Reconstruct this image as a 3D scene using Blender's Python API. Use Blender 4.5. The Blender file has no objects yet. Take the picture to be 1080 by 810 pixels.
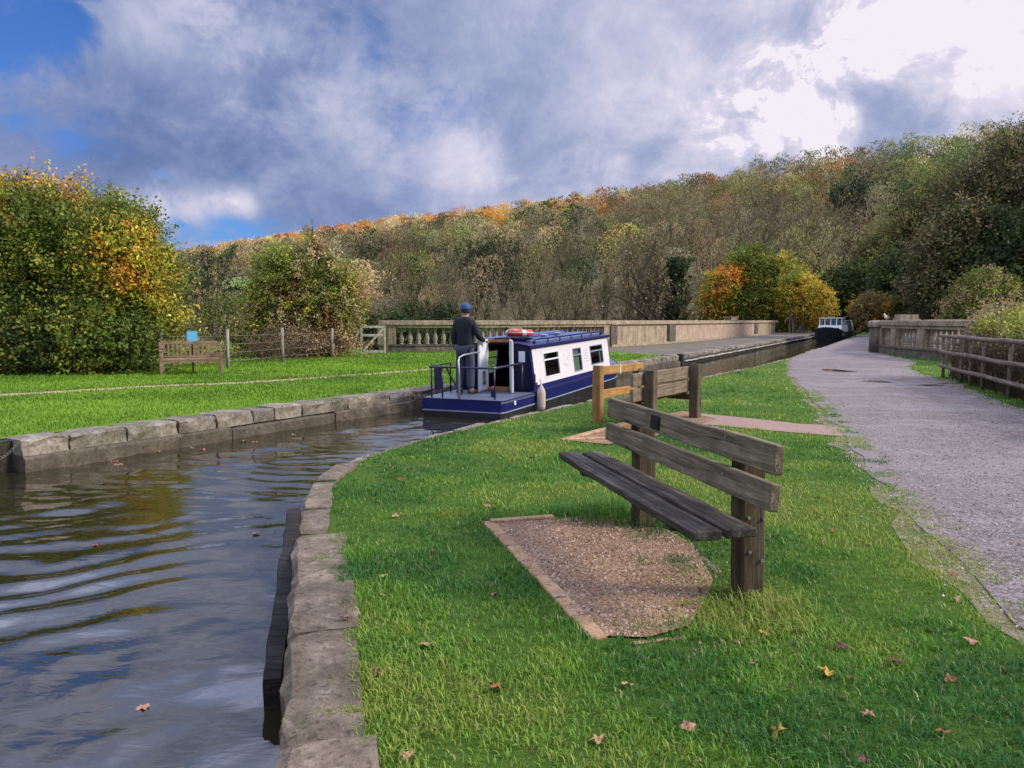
import bpy, bmesh, math, random
import numpy as np
from mathutils import Vector, Matrix, noise as mnoise

sc = bpy.context.scene
sc.view_settings.view_transform = 'Standard'; sc.view_settings.look = 'None'; sc.view_settings.exposure = 0; sc.view_settings.gamma = 1
COL = sc.collection
R = math.radians
PI = math.pi
random.seed(5)
rng = np.random.default_rng(11)

# ------------------------------------------------------------------ helpers
def link(name, me, mat=None, parent=None):
    o = bpy.data.objects.new(name, me)
    COL.objects.link(o)
    if mat is not None and me is not None:
        for m in (mat if isinstance(mat, (list, tuple)) else [mat]):
            me.materials.append(m)
    if parent is not None:
        o.parent = parent
    return o

def tag(o, label=None, cat=None, group=None, kind=None):
    if label: o['label'] = label
    if cat: o['category'] = cat
    if group: o['group'] = group
    if kind: o['kind'] = kind
    return o

def empty(name, loc=(0, 0, 0), rz=0.0):
    o = bpy.data.objects.new(name, None)
    COL.objects.link(o)
    o.location = loc
    o.rotation_euler = (0, 0, rz)
    o.empty_display_size = 0.2
    return o

def copy_tree(o, parent=None):
    c = o.copy()
    COL.objects.link(c)
    if parent is not None:
        c.parent = parent
    for ch in list(o.children):
        copy_tree(ch, c)
    return c

class MB:
    """collects shapes, builds ONE mesh object"""
    def __init__(s):
        s.v = []; s.f = []; s.m = []; s.cur = 0
    def add(s, vs, fs):
        b = len(s.v)
        s.v += [tuple(v) for v in vs]
        s.f += [tuple(b + i for i in f) for f in fs]
        s.m += [s.cur] * len(fs)
    def box(s, c, d, rot=None, at=None):
        hx, hy, hz = d[0] / 2, d[1] / 2, d[2] / 2
        vs = [Vector((x * hx, y * hy, z * hz)) for x in (-1, 1) for y in (-1, 1) for z in (-1, 1)]
        if rot is not None:
            vs = [rot @ v for v in vs]
        vs = [v + Vector(c) for v in vs]
        s.add(vs, [(0, 1, 3, 2), (4, 6, 7, 5), (0, 4, 5, 1), (2, 3, 7, 6), (0, 2, 6, 4), (1, 5, 7, 3)])
    def hexa(s, p):  # 8 points: bottom 4 ccw, top 4 ccw
        s.add(p, [(3, 2, 1, 0), (4, 5, 6, 7), (0, 1, 5, 4), (1, 2, 6, 5), (2, 3, 7, 6), (3, 0, 4, 7)])
    def quad(s, a, b, c, d):
        s.add([a, b, c, d], [(0, 1, 2, 3)])
    def tube(s, pts, rad, k=8, cap=True):
        pts = [Vector(p) for p in pts]
        n = len(pts)
        if not isinstance(rad, (list, tuple)): rad = [rad] * n
        rings = []
        up = Vector((0, 0, 1))
        d0 = (pts[1] - pts[0]).normalized()
        a = d0.orthogonal().normalized() if abs(d0.z) > .95 else d0.cross(up).normalized()
        for i in range(n):
            d = (pts[min(i + 1, n - 1)] - pts[max(i - 1, 0)]).normalized()
            a = (a - d * a.dot(d)).normalized()
            b = d.cross(a)
            rings.append([pts[i] + (a * math.cos(2 * PI * j / k) + b * math.sin(2 * PI * j / k)) * rad[i] for j in range(k)])
        vs = [v for r in rings for v in r]
        fs = []
        for i in range(n - 1):
            for j in range(k):
                j2 = (j + 1) % k
                fs.append((i * k + j, i * k + j2, (i + 1) * k + j2, (i + 1) * k + j))
        if cap:
            fs.append(tuple(range(k - 1, -1, -1)))
            fs.append(tuple((n - 1) * k + j for j in range(k)))
        s.add(vs, fs)
    def lathe(s, prof, c=(0, 0, 0), k=16, sx=1, sy=1):
        c = Vector(c)
        vs = []; fs = []
        for r, z in prof:
            for j in range(k):
                vs.append(c + Vector((r * sx * math.cos(2 * PI * j / k), r * sy * math.sin(2 * PI * j / k), z)))
        for i in range(len(prof) - 1):
            for j in range(k):
                j2 = (j + 1) % k
                fs.append((i * k + j, i * k + j2, (i + 1) * k + j2, (i + 1) * k + j))
        fs.append(tuple(range(k - 1, -1, -1)))
        fs.append(tuple((len(prof) - 1) * k + j for j in range(k)))
        s.add(vs, fs)
    def torus(s, c, R0, r0, rot=None, k=24, kk=10, arc=(0, 1)):
        vs = []; fs = []
        full = arc == (0, 1)
        n = k if full else k + 1
        for i in range(n):
            t = 2 * PI * (arc[0] + (arc[1] - arc[0]) * i / k)
            for j in range(kk):
                q = 2 * PI * j / kk
                v = Vector(((R0 + r0 * math.cos(q)) * math.cos(t), (R0 + r0 * math.cos(q)) * math.sin(t), r0 * math.sin(q)))
                if rot is not None: v = rot @ v
                vs.append(v + Vector(c))
        for i in range(k):
            i2 = (i + 1) % n
            for j in range(kk):
                j2 = (j + 1) % kk
                fs.append((i * kk + j, i2 * kk + j, i2 * kk + j2, i * kk + j2))
        s.add(vs, fs)
    def prism(s, poly, z0, z1):
        n = len(poly)
        vs = [(x, y, z0) for x, y in poly] + [(x, y, z1) for x, y in poly]
        fs = [tuple(range(n - 1, -1, -1)), tuple(range(n, 2 * n))] + [(i, (i + 1) % n, n + (i + 1) % n, n + i) for i in range(n)]
        s.add(vs, fs)
    def build(s, name, mat, parent=None, smooth=False, bevel=0):
        me = bpy.data.meshes.new(name)
        me.from_pydata(s.v, [], s.f)
        me.update()
        o = link(name, me, mat, parent)
        if isinstance(mat, (list, tuple)):
            me.polygons.foreach_set('material_index', s.m)
        if smooth:
            me.polygons.foreach_set('use_smooth', [True] * len(me.polygons))
        if bevel:
            b = o.modifiers.new('b', 'BEVEL'); b.width = bevel; b.segments = 2; b.limit_method = 'ANGLE'; b.angle_limit = R(40)
        return o

def np_mesh(name, verts, loops, sizes, mat, col=None, parent=None, smooth=False):
    """verts (N,3), flat loop indices, face sizes -> mesh object; col (N,3) point colour"""
    me = bpy.data.meshes.new(name)
    nv = len(verts); nl = len(loops); nf = len(sizes)
    me.vertices.add(nv); me.loops.add(nl); me.polygons.add(nf)
    me.vertices.foreach_set('co', np.ascontiguousarray(verts, dtype=np.float32).ravel())
    me.loops.foreach_set('vertex_index', np.ascontiguousarray(loops, dtype=np.int32))
    st = np.zeros(nf, np.int32); st[1:] = np.cumsum(sizes)[:-1]
    me.polygons.foreach_set('loop_start', st)
    if smooth:
        me.polygons.foreach_set('use_smooth', np.ones(nf, bool))
    me.update(calc_edges=True)
    if col is not None:
        at = me.attributes.new('tint', 'FLOAT_COLOR', 'POINT')
        c4 = np.ones((nv, 4), np.float32); c4[:, :3] = col
        at.data.foreach_set('color', c4.ravel())
    return link(name, me, mat, parent)

class NB:
    """numpy batch of faces with a colour per vertex"""
    def __init__(s):
        s.V = []; s.L = []; s.S = []; s.C = []; s.n = 0
    def add(s, V, F, C):
        """V (n,3); F (m,k) int; C (n,3)"""
        s.V.append(V); s.C.append(C)
        s.L.append((F + s.n).ravel()); s.S.append(np.full(len(F), F.shape[1], np.int32))
        s.n += len(V)
    def build(s, name, mat, parent=None, smooth=False):
        return np_mesh(name, np.concatenate(s.V), np.concatenate(s.L), np.concatenate(s.S), mat, np.concatenate(s.C), parent, smooth)

def unit(a):
    return a / np.maximum(np.linalg.norm(a, axis=-1, keepdims=True), 1e-9)

def add_leaves(nb, P, size, col, rg, up=0.35, aspect=0.6, d=None, face=None, wild=.5):
    """rhombic folded leaves at P; size (N,) col (N,3); d optional direction"""
    N = len(P)
    if d is None:
        d = unit(rg.normal(size=(N, 3)) + np.array([0, 0, -0.15]))
    nrm = unit(rg.normal(size=(N, 3)) + np.array([0, 0, up * 2])) if face is None else unit(face + rg.normal(size=(N, 3)) * wild + np.array([0, 0, up * .4]))
    w = unit(np.cross(d, nrm))
    nn = np.cross(w, d)
    s = size[:, None]
    a = P - d * s * .5
    t = P + d * s * .5
    l = P + w * s * aspect * .5 + nn * s * .1 - d * s * .08
    r = P - w * s * aspect * .5 + nn * s * .1 - d * s * .08
    V = np.stack([a, r, t, l], 1).reshape(-1, 3)
    F = np.arange(N * 4).reshape(N, 4)
    nb.add(V, F, np.repeat(col, 4, 0))

def add_frusta(nb, P0, P1, r0, r1, col, k=4):
    P0 = np.asarray(P0, float); P1 = np.asarray(P1, float); r0 = np.asarray(r0, float); r1 = np.asarray(r1, float)
    N = len(P0)
    d = unit(P1 - P0)
    ref = np.where(np.abs(d[:, 2:3]) > .9, np.array([[1., 0, 0]]), np.array([[0, 0, 1.]]))
    a = unit(np.cross(d, ref)); b = np.cross(d, a)
    ang = np.arange(k) * 2 * PI / k
    ring = a[:, None, :] * np.cos(ang)[None, :, None] + b[:, None, :] * np.sin(ang)[None, :, None]
    V0 = P0[:, None, :] + ring * r0[:, None, None]
    V1 = P1[:, None, :] + ring * r1[:, None, None]
    V = np.concatenate([V0, V1], 1).reshape(-1, 3)
    j = np.arange(k); j2 = (j + 1) % k
    base = np.stack([j, j2, k + j2, k + j], 1)
    F = (np.arange(N)[:, None, None] * 2 * k + base[None]).reshape(-1, 4)
    C = np.broadcast_to(np.asarray(col, float), (N, 3)) if np.ndim(col) == 1 else col
    nb.add(V, F, np.repeat(C, 2 * k, 0))

def poly_mask(poly, X, Y):
    m = np.zeros(X.shape, bool)
    n = len(poly)
    for i in range(n):
        x0, y0 = poly[i]; x1, y1 = poly[(i + 1) % n]
        c = ((y0 > Y) != (y1 > Y))
        with np.errstate(divide='ignore', invalid='ignore'):
            xi = (x1 - x0) * (Y - y0) / (y1 - y0 if y1 != y0 else 1e-9) + x0
        m ^= c & (X < xi)
    return m

def vnoise(X, Y, seed=0):
    """smooth 2-D value noise, numpy"""
    X = np.asarray(X, float); Y = np.asarray(Y, float)
    xi = np.floor(X).astype(int); yi = np.floor(Y).astype(int)
    xf = X - xi; yf = Y - yi
    u = xf * xf * xf * (xf * (6 * xf - 15) + 10); v = yf * yf * yf * (yf * (6 * yf - 15) + 10)
    def h(a, b):
        n = (a * 374761393 + b * 668265263 + seed * 974711) & 0x7fffffff
        n = ((n ^ (n >> 13)) * 1274126177) & 0x7fffffff
        return ((n ^ (n >> 16)) & 0xffff) / 65535.0
    return (h(xi, yi) * (1 - u) + h(xi + 1, yi) * u) * (1 - v) + (h(xi, yi + 1) * (1 - u) + h(xi + 1, yi + 1) * u) * v

def fbm(X, Y, seed=0, o=4):
    s = 0; a = 1; t = 0
    for i in range(o):
        s = s + a * vnoise(X * 2 ** i, Y * 2 ** i, seed + i * 17); t += a; a *= .5
    return s / t

# ------------------------------------------------------------------ materials
class NT:
    def __init__(s, name):
        s.m = bpy.data.materials.new(name); s.m.use_nodes = True
        s.t = s.m.node_tree; s.t.nodes.clear()
        s.out = s.n('ShaderNodeOutputMaterial')
    def n(s, ty, **kw):
        nd = s.t.nodes.new(ty)
        for k, v in kw.items(): setattr(nd, k, v)
        return nd
    def l(s, a, b): s.t.links.new(a, b)
    def coord(s, kind='Object', scale=(1, 1, 1), rot=(0, 0, 0)):
        tc = s.n('ShaderNodeTexCoord'); mp = s.n('ShaderNodeMapping')
        mp.inputs['Scale'].default_value = scale; mp.inputs['Rotation'].default_value = rot
        s.l(tc.outputs[kind], mp.inputs['Vector'])
        return mp.outputs['Vector']
    def noise(s, vec, scale, detail=6, rough=.6, dist=0):
        nd = s.n('ShaderNodeTexNoise')
        nd.inputs['Scale'].default_value = scale; nd.inputs['Detail'].default_value = detail
        nd.inputs['Roughness'].default_value = rough; nd.inputs['Distortion'].default_value = dist
        s.l(vec, nd.inputs['Vector'])
        return nd.outputs['Fac']
    def ramp(s, fac, stops):
        nd = s.n('ShaderNodeValToRGB')
        e = nd.color_ramp.elements
        while len(e) < len(stops): e.new(.5)
        for el, (p, c) in zip(e, stops):
            el.position = p
            el.color = (*c, 1) if len(c) == 3 else c
        s.l(fac, nd.inputs['Fac'])
        return nd.outputs['Color']
    def step(s, fac, a, b):
        nd = s.n('ShaderNodeMapRange'); nd.interpolation_type = 'SMOOTHSTEP'
        nd.inputs['From Min'].default_value = a; nd.inputs['From Max'].default_value = b
        s.l(fac, nd.inputs['Value'])
        return nd.outputs['Result']
    def mix(s, fac, a, b, mode='MIX'):
        nd = s.n('ShaderNodeMix'); nd.data_type = 'RGBA'; nd.blend_type = mode
        for i, x in ((0, fac), (6, a), (7, b)):
            if isinstance(x, (int, float)): nd.inputs[i].default_value = x
            elif isinstance(x, tuple): nd.inputs[i].default_value = (*x, 1)
            else: s.l(x, nd.inputs[i])
        return nd.outputs[2]
    def math(s, op, a, b=None, clamp=False):
        nd = s.n('ShaderNodeMath'); nd.operation = op; nd.use_clamp = clamp
        for i, x in ((0, a), (1, b)):
            if x is None: continue
            if isinstance(x, (int, float)): nd.inputs[i].default_value = x
            else: s.l(x, nd.inputs[i])
        return nd.outputs[0]
    def bump(s, h, strength, dist=.02, prev=None):
        nd = s.n('ShaderNodeBump'); nd.inputs['Strength'].default_value = strength; nd.inputs['Distance'].default_value = dist
        s.l(h, nd.inputs['Height'])
        if prev is not None: s.l(prev, nd.inputs['Normal'])
        return nd.outputs['Normal']
    def bsdf(s, col, rough=.6, normal=None, spec=.5, metal=0, **kw):
        nd = s.n('ShaderNodeBsdfPrincipled')
        for key, x in (('Base Color', col), ('Roughness', rough), ('Specular IOR Level', spec), ('Metallic', metal)):
            if isinstance(x, (int, float)): nd.inputs[key].default_value = x
            elif isinstance(x, tuple): nd.inputs[key].default_value = (*x, 1)
            else: s.l(x, nd.inputs[key])
        if normal is not None: s.l(normal, nd.inputs['Normal'])
        for k, v in kw.items(): nd.inputs[k].default_value = v
        s.l(nd.outputs['BSDF'], s.out.inputs['Surface'])
        return nd

def paint(name, c, rough=.35, dirt=.35, dirtcol=(.06, .05, .04), scale=3.0, metal=0, spec=.5):
    t = NT(name); v = t.coord('Object')
    n1 = t.noise(v, scale, 8, .65); n2 = t.noise(v, scale * 9, 4, .6)
    f = t.math('MULTIPLY', t.step(n1, .42, .75), dirt)
    c1 = t.mix(f, c, dirtcol)
    c2 = t.mix(t.math('MULTIPLY', n2, .25), c1, tuple(x * .6 for x in c))
    r = t.math('ADD', t.math('MULTIPLY', n1, .3), rough - .1)
    t.bsdf(c2, r, t.bump(n2, .08, .004), spec=spec, metal=metal)
    return t.m

def wood(name, cols, scale=1.0, lichen=0.0, lcol=(.3, .32, .26), grain=(1.2, 22, 22), bump=.6, rough=.8):
    t = NT(name); v = t.coord('Object', tuple(g * scale for g in grain))
    vo = t.coord('Object')
    n1 = t.noise(v, 1.0, 9, .68, .6); n2 = t.noise(v, 3.6, 6, .6, .3)
    big = t.noise(vo, 4.5 * scale, 5, .6)
    c = t.ramp(n1, [(.28, cols[0]), (.5, cols[1]), (.74, cols[2])])
    c = t.mix(t.math('MULTIPLY', t.step(n2, .55, .72), .55), c, tuple(x * .35 for x in cols[0]))
    c = t.mix(t.math('MULTIPLY', t.step(big, .42, .68), .6), c, tuple(x * .5 for x in cols[1]))
    vc_ = t.coord('Object', tuple(g * scale * k_ for g, k_ in zip(grain, (.5, 3.2, 3.2)))); crack = t.step(t.noise(vc_, 1.0, 5, .7, .4), .60, .66)
    c = t.mix(t.math('MULTIPLY', crack, .75), c, (.008, .006, .004))
    if lichen:
        li = t.math('MULTIPLY', t.step(t.noise(vo, 9, 9, .72), .56, .68), t.step(t.noise(vo, 2.2, 3, .5), .4, .62))
        c = t.mix(t.math('MULTIPLY', li, lichen), c, lcol)
    h = t.math('SUBTRACT', t.math('ADD', n1, t.math('MULTIPLY', n2, .7)), t.math('MULTIPLY', crack, .8))
    t.bsdf(c, rough, t.bump(h, bump, .012), .18)
    return t.m

def stone(name, cols, scale=1.0, moss=.3, mosscol=(.05, .07, .015), lichen=.3, lcol=(.45, .43, .38), streak=0.0, bump=.7, topcol=None):
    t = NT(name); v = t.coord('Object')
    n1 = t.noise(v, 2.6 * scale, 11, .72, .4); n2 = t.noise(v, 17 * scale, 7, .7); n3 = t.noise(v, .8 * scale, 4, .6)
    c = t.ramp(n1, [(.28, cols[0]), (.5, cols[1]), (.72, cols[2])])
    c = t.mix(t.math('MULTIPLY', t.step(n2, .5, .66), .6), c, tuple(x * .4 for x in cols[0]))
    sp_n = t.step(t.noise(v, 60 * scale, 3, .7), .60, .70); c = t.mix(t.math('MULTIPLY', sp_n, .5), c, (.02, .016, .012))
    if streak:
        vs = t.coord('Object', (7, 7, .35)); ns = t.noise(vs, 1.3, 6, .65)
        c = t.mix(t.math('MULTIPLY', t.step(ns, .48, .66), streak), c, (.03, .026, .02))
    gi = t.n('ShaderNodeNewGeometry'); isl = t.math('ADD', .72, t.math('MULTIPLY', gi.outputs['Random Per Island'], .5)); vm = t.n('ShaderNodeVectorMath', operation='SCALE'); t.l(c, vm.inputs[0]); t.l(isl, vm.inputs['Scale']); c = vm.outputs[0]
    if lichen:
        li = t.math('MULTIPLY', t.step(t.noise(v, 7 * scale, 8, .7), .55, .66), lichen)
        c = t.mix(li, c, lcol)
    if moss:
        mo = t.math('MULTIPLY', t.step(t.math('ADD', t.math('MULTIPLY', n3, .6), t.math('MULTIPLY', t.noise(v, 11 * scale, 6, .7), .4)), .5, .62), moss)
        c = t.mix(mo, c, mosscol)
    if topcol is not None:
        g = t.n('ShaderNodeNewGeometry'); sp = t.n('ShaderNodeSeparateXYZ'); t.l(g.outputs['Normal'], sp.inputs[0])
        c = t.mix(t.math('MULTIPLY', t.step(sp.outputs['Z'], .5, .9), .7), c, topcol)
    h = t.math('ADD', n1, t.math('MULTIPLY', n2, .6))
    t.bsdf(c, .85, t.bump(h, bump, .03), .25)
    return t.m

def leafmat(name, trans=.3, rough=.6, spec=.25):
    t = NT(name)
    a = t.n('ShaderNodeAttribute'); a.attribute_name = 'tint'
    p = t.bsdf(a.outputs['Color'], rough, None, spec)
    tr = t.n('ShaderNodeBsdfTranslucent'); t.l(a.outputs['Color'], tr.inputs['Color'])
    mx = t.n('ShaderNodeMixShader'); mx.inputs[0].default_value = trans
    t.l(p.outputs[0], mx.inputs[1]); t.l(tr.outputs[0], mx.inputs[2]); t.l(mx.outputs[0], t.out.inputs['Surface'])
    return t.m

def barkmat(name):
    t = NT(name); v = t.coord('Object', (6, 6, 1.2))
    a = t.n('ShaderNodeAttribute'); a.attribute_name = 'tint'
    n = t.noise(v, 3, 6, .7)
    c = t.mix(t.math('MULTIPLY', n, .7), a.outputs['Color'], (.02, .018, .012))
    t.bsdf(c, .9, t.bump(n, .5, .03), .2)
    return t.m

LEAF = leafmat('leaf_surface'); BARK = barkmat('bark_surface')
GRASSM = leafmat('grass_blade_surface', .35, .5, .3)

# ------------------------------------------------------------------ camera
EYE = 1.45
cam = bpy.data.cameras.new('camera'); co = bpy.data.objects.new('camera', cam); COL.objects.link(co)
co.location = (0, 0, EYE); co.rotation_euler = (R(90) - math.atan(67 / 816), 0, 0)
cam.sensor_width = 36; cam.lens = 816 / 1080 * 36; cam.clip_end = 8000; cam.clip_start = .05
sc.camera = co

# ------------------------------------------------------------------ world: Nishita sky behind broken cloud
SUN_AZ = R(97); SUN_EL = R(35)          # azimuth clockwise from +Y
w = bpy.data.worlds.new('World'); sc.world = w; w.use_nodes = True
wt = w.node_tree; wt.nodes.clear()
class WT(NT):
    def __init__(s): s.t = wt; s.out = s.n('ShaderNodeOutputWorld')
W = WT()
sky = W.n('ShaderNodeTexSky'); sky.sky_type = 'NISHITA'; sky.sun_disc = False
sky.sun_elevation = SUN_EL; sky.sun_rotation = SUN_AZ; sky.altitude = 50; sky.air_density = 1.0; sky.dust_density = .6; sky.ozone_density = 2.5
tc = W.n('ShaderNodeTexCoord'); nrm = W.n('ShaderNodeVectorMath', operation='NORMALIZE'); W.l(tc.outputs['Generated'], nrm.inputs[0])
D = nrm.outputs['Vector']
sp = W.n('ShaderNodeSeparateXYZ'); W.l(D, sp.inputs[0])
mp0 = W.n('ShaderNodeMapping'); mp0.inputs['Scale'].default_value = (1.0, 1.0, 1.25); mp0.inputs['Rotation'].default_value = (0, R(-10), 0); W.l(D, mp0.inputs[0])
P2 = mp0.outputs[0]
nA = W.noise(P2, 3.2, 12, .66, .2)
mpB = W.n('ShaderNodeMapping'); mpB.inputs['Location'].default_value = (3.3, 7.1, 1.7); W.l(P2, mpB.inputs[0])
nB = W.noise(mpB.outputs[0], 4.8, 12, .66, .25)
mpC = W.n('ShaderNodeMapping'); mpC.inputs['Location'].default_value = (9.3, 2.1, 4.7); W.l(P2, mpC.inputs[0])
nC = W.noise(mpC.outputs[0], 1.7, 6, .5, .2)
mpD = W.n('ShaderNodeMapping'); mpD.inputs['Location'].default_value = (1.3, 5.1, 8.7); W.l(P2, mpD.inputs[0])
nD = W.noise(mpD.outputs[0], 9.0, 10, .62, .3)
def sky_dir(u, v):   # where in the sky a cloud stands, as a unit vector
    p = math.atan(67 / 816); a = (u - 540) / 816; b = -(v - 405) / 816
    d = Vector((a, math.cos(p) + b * math.sin(p), -math.sin(p) + b * math.cos(p)))
    return d.normalized()
def blob(u, v, deg, amp, sx=1.0):
    d = sky_dir(u, v)
    dt = W.n('ShaderNodeVectorMath', operation='DOT_PRODUCT'); W.l(D, dt.inputs[0]); dt.inputs[1].default_value = d
    # ragged edge: the distance to the centre is stirred by the cloud noise
    ang = W.math('ARCCOSINE', W.math('MINIMUM', dt.outputs['Value'], .99999))
    ang = W.math('ADD', ang, W.math('MULTIPLY', W.math('SUBTRACT', nD, .5), R(deg) * 3.0))
    return W.math('MULTIPLY', W.step(ang, R(deg), R(deg) * .1), amp)
def total(xs):
    s_ = xs[0]
    for x in xs[1:]: s_ = W.math('ADD', s_, x)
    return s_
# holes in the cloud (blue), and bright billows
hole = total([blob(222, 241, 4.6, .58), blob(175, 275, 5, .36), blob(465, 112, 6, .22), blob(395, 66, 4, .22), blob(20, 14, 7, .32), blob(95, 8, 4, .14), blob(50, 75, 8, .22), blob(300, 258, 6, .26), blob(340, 130, 5, .12), blob(440, 205, 5, .12)])
brite = total([blob(1090, 10, 16, .13), blob(1010, 60, 20, .09), blob(1100, -120, 30, .05), blob(850, 112, 5.5, .17), blob(905, 72, 5, .15), blob(805, 140, 3, .12), blob(960, 30, 6, .08), blob(205, 218, 2.8, .36), blob(258, 214, 1.9, .46), blob(150, 226, 2.4, .38), blob(234, 212, 1.8, .32),
               blob(205, 22, 6, .18), blob(135, 38, 3.5, .16), blob(478, 168, 4.2, .24), blob(515, 160, 3, .12), blob(600, 208, 4, .14), blob(1300, -150, 40, .12), blob(650, 40, 16, .06)])
dark = total([blob(60, 140, 20, .16), blob(330, 190, 16, .14), blob(640, 110, 9, .07), blob(200, 100, 10, .08), blob(420, 30, 14, .08)])
# cover: 1 = cloud
cover = W.step(W.math('ADD', W.math('SUBTRACT', W.math('ADD', nA, W.math('MULTIPLY', nB, .5)), hole), W.math('MULTIPLY', brite, .75)), .22, .70)
lum = W.math('ADD', W.math('SUBTRACT', W.math('ADD', W.math('MULTIPLY', nB, 1.05), W.math('MULTIPLY', nC, .2)), dark), brite)
ccol = W.ramp(lum, [(.20, (.135, .20, .41)), (.42, (.215, .28, .50)), (.60, (.34, .395, .60)), (.76, (.52, .54, .72)), (.95, (.74, .70, .84)), (1.2, (.90, .85, .94))])
over = W.mix(W.step(sp.outputs['Z'], .36, .66), (1.0, 1.0, 1.0), (3.3, 3.22, 3.15))   # unseen overhead cloud brightened to add ambient light and water reflections
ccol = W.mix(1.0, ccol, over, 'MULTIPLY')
blue = W.mix(1.0, sky.outputs['Color'], (.38, .62, 1.12), 'MULTIPLY')
bg1 = W.n('ShaderNodeBackground'); W.l(blue, bg1.inputs['Color']); bg1.inputs['Strength'].default_value = .12
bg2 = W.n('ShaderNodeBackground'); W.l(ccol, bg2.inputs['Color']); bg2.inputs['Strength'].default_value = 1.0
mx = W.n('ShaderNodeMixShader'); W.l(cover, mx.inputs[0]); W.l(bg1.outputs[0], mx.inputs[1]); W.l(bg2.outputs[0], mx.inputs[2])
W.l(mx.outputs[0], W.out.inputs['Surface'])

sun = bpy.data.lights.new('sun', 'SUN'); sun.energy = 4.0; sun.angle = R(14); sun.color = (1, .93, .82)
so = bpy.data.objects.new('sun', sun); COL.objects.link(so)
sd = Vector((math.sin(SUN_AZ) * math.cos(SUN_EL), math.cos(SUN_AZ) * math.cos(SUN_EL), math.sin(SUN_EL)))
so.rotation_euler = sd.to_track_quat('Z', 'Y').to_euler(); so.location = (20, -5, 30)

# ------------------------------------------------------------------ layout (metres; x right, y away, z up; bank level 0, water -0.38)
WATER = -.38
NEAR_EDGE = [(.8, -4), (-.17, 0), (-.77, 2.4), (-1.16, 3.9), (-1.51, 5.25), (-1.74, 6.4), (-1.83, 7.1), (-1.78, 7.6), (-1.5, 8.6), (-1.05, 9.65), (-.38, 10.95),
             (1.0, 13.35), (4.46, 19.1), (7.88, 24.8), (12.89, 33.9), (18.0, 44.3), (25.46, 59.3), (37.9, 84.5), (54.5, 118), (70, 150)]
FAR_EDGE = [(-17, -10), (-5.93, 9.19), (-1.71, 16.55), (6.9, 31.9), (12.96, 44.07), (28.4, 75.0), (34, 86.5)]
PATH_L = [(1.8, -4), (2.15, 0), (2.5, 3.0), (2.6, 3.52), (2.77, 4.43), (3.10, 5.78), (3.72, 7.72), (4.44, 10.06), (5.48, 13.57), (7.61, 20.78), (10.84, 29.66), (14.1, 36.4), (18.5, 44.8), (25.9, 59.3)]
PATH_R = [(3.5, -4), (5.2, 4), (7.7, 11.56), (8.66, 14.06), (9.99, 17.66), (10.85, 20.78), (11.93, 23.7), (13.89, 26.95), (16.0, 33.9), (16.4, 36), (22, 47), (30, 63)]

def sheet(name, poly, z, mat, kind='structure', hole=None):
    bm = bmesh.new()
    vs = [bm.verts.new((x, y, z)) for x, y in poly]
    f = bm.faces.new(vs); 
    bmesh.ops.triangulate(bm, faces=[f])
    bmesh.ops.recalc_face_normals(bm, faces=bm.faces)
    if sum(f.normal.z for f in bm.faces) < 0: bmesh.ops.reverse_faces(bm, faces=bm.faces)
    me = bpy.data.meshes.new(name); bm.to_mesh(me); bm.free()
    o = link(name, me, mat); tag(o, kind=kind); return o

# grass ground surface
def grass_ground(name, cols, dirt):
    t = NT(name); v = t.coord('Object')
    n1 = t.noise(v, .7, 6, .6); n2 = t.noise(v, 14, 8, .75); n3 = t.noise(v, 70, 4, .7)
    c = t.ramp(n1, [(.3, cols[0]), (.5, cols[1]), (.7, cols[2])])
    c = t.mix(t.math('MULTIPLY', t.step(n2, .35, .75), .6), c, tuple(x * .35 for x in cols[0]))
    c = t.mix(t.math('MULTIPLY', n3, .5), c, tuple(x * 1.5 for x in cols[2]))
    c = t.mix(t.math('MULTIPLY', t.step(t.noise(v, 3.1, 7, .7), .6, .7), .6), c, dirt)
    h = t.math('ADD', n2, t.math('MULTIPLY', n3, .6))
    t.bsdf(c, .9, t.bump(h, .9, .06), .15)
    return t.m
G_NEAR = grass_ground('near_grass_soil', [(.04, .10, .012), (.07, .15, .016), (.10, .17, .02)], (.12, .085, .04))
G_LEFT = grass_ground('far_bank_turf', [(.10, .22, .012), (.15, .28, .014), (.19, .31, .018)], (.12, .20, .02))

t = NT('valley_soil'); v = t.coord('Object'); n = t.noise(v, .05, 6, .6)
t.bsdf(t.ramp(n, [(.3, (.03, .04, .015)), (.7, (.07, .065, .03))]), .95, None, .1); SOIL = t.m

sheet('ground', [(-3000, -3000), (3000, -3000), (3000, 3000), (-3000, 3000)], -8.0, SOIL)
sheet('canal_bed', [(-60, -30), (90, -30), (90, 150), (-60, 150)], -1.3, SOIL)
nb_poly = [(x + .12, y + (.0 if y < 7 else -.04)) for x, y in NEAR_EDGE] + [(72, 150), (95, 140), (95, -30), (0.9, -30)]
sheet('near_bank', nb_poly, 0.0, G_NEAR)
lb_poly = [(-60, -14), (-17.3, -10)] + [(x - .35, y + .2) for x, y in FAR_EDGE[1:3]] + [(6.4, 32.1), (2.2, 38.0), (-1, 36), (-6, 36), (-16, 52), (-60, 60)]
sheet('far_bank', lb_poly, 0.0, G_LEFT)

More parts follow.
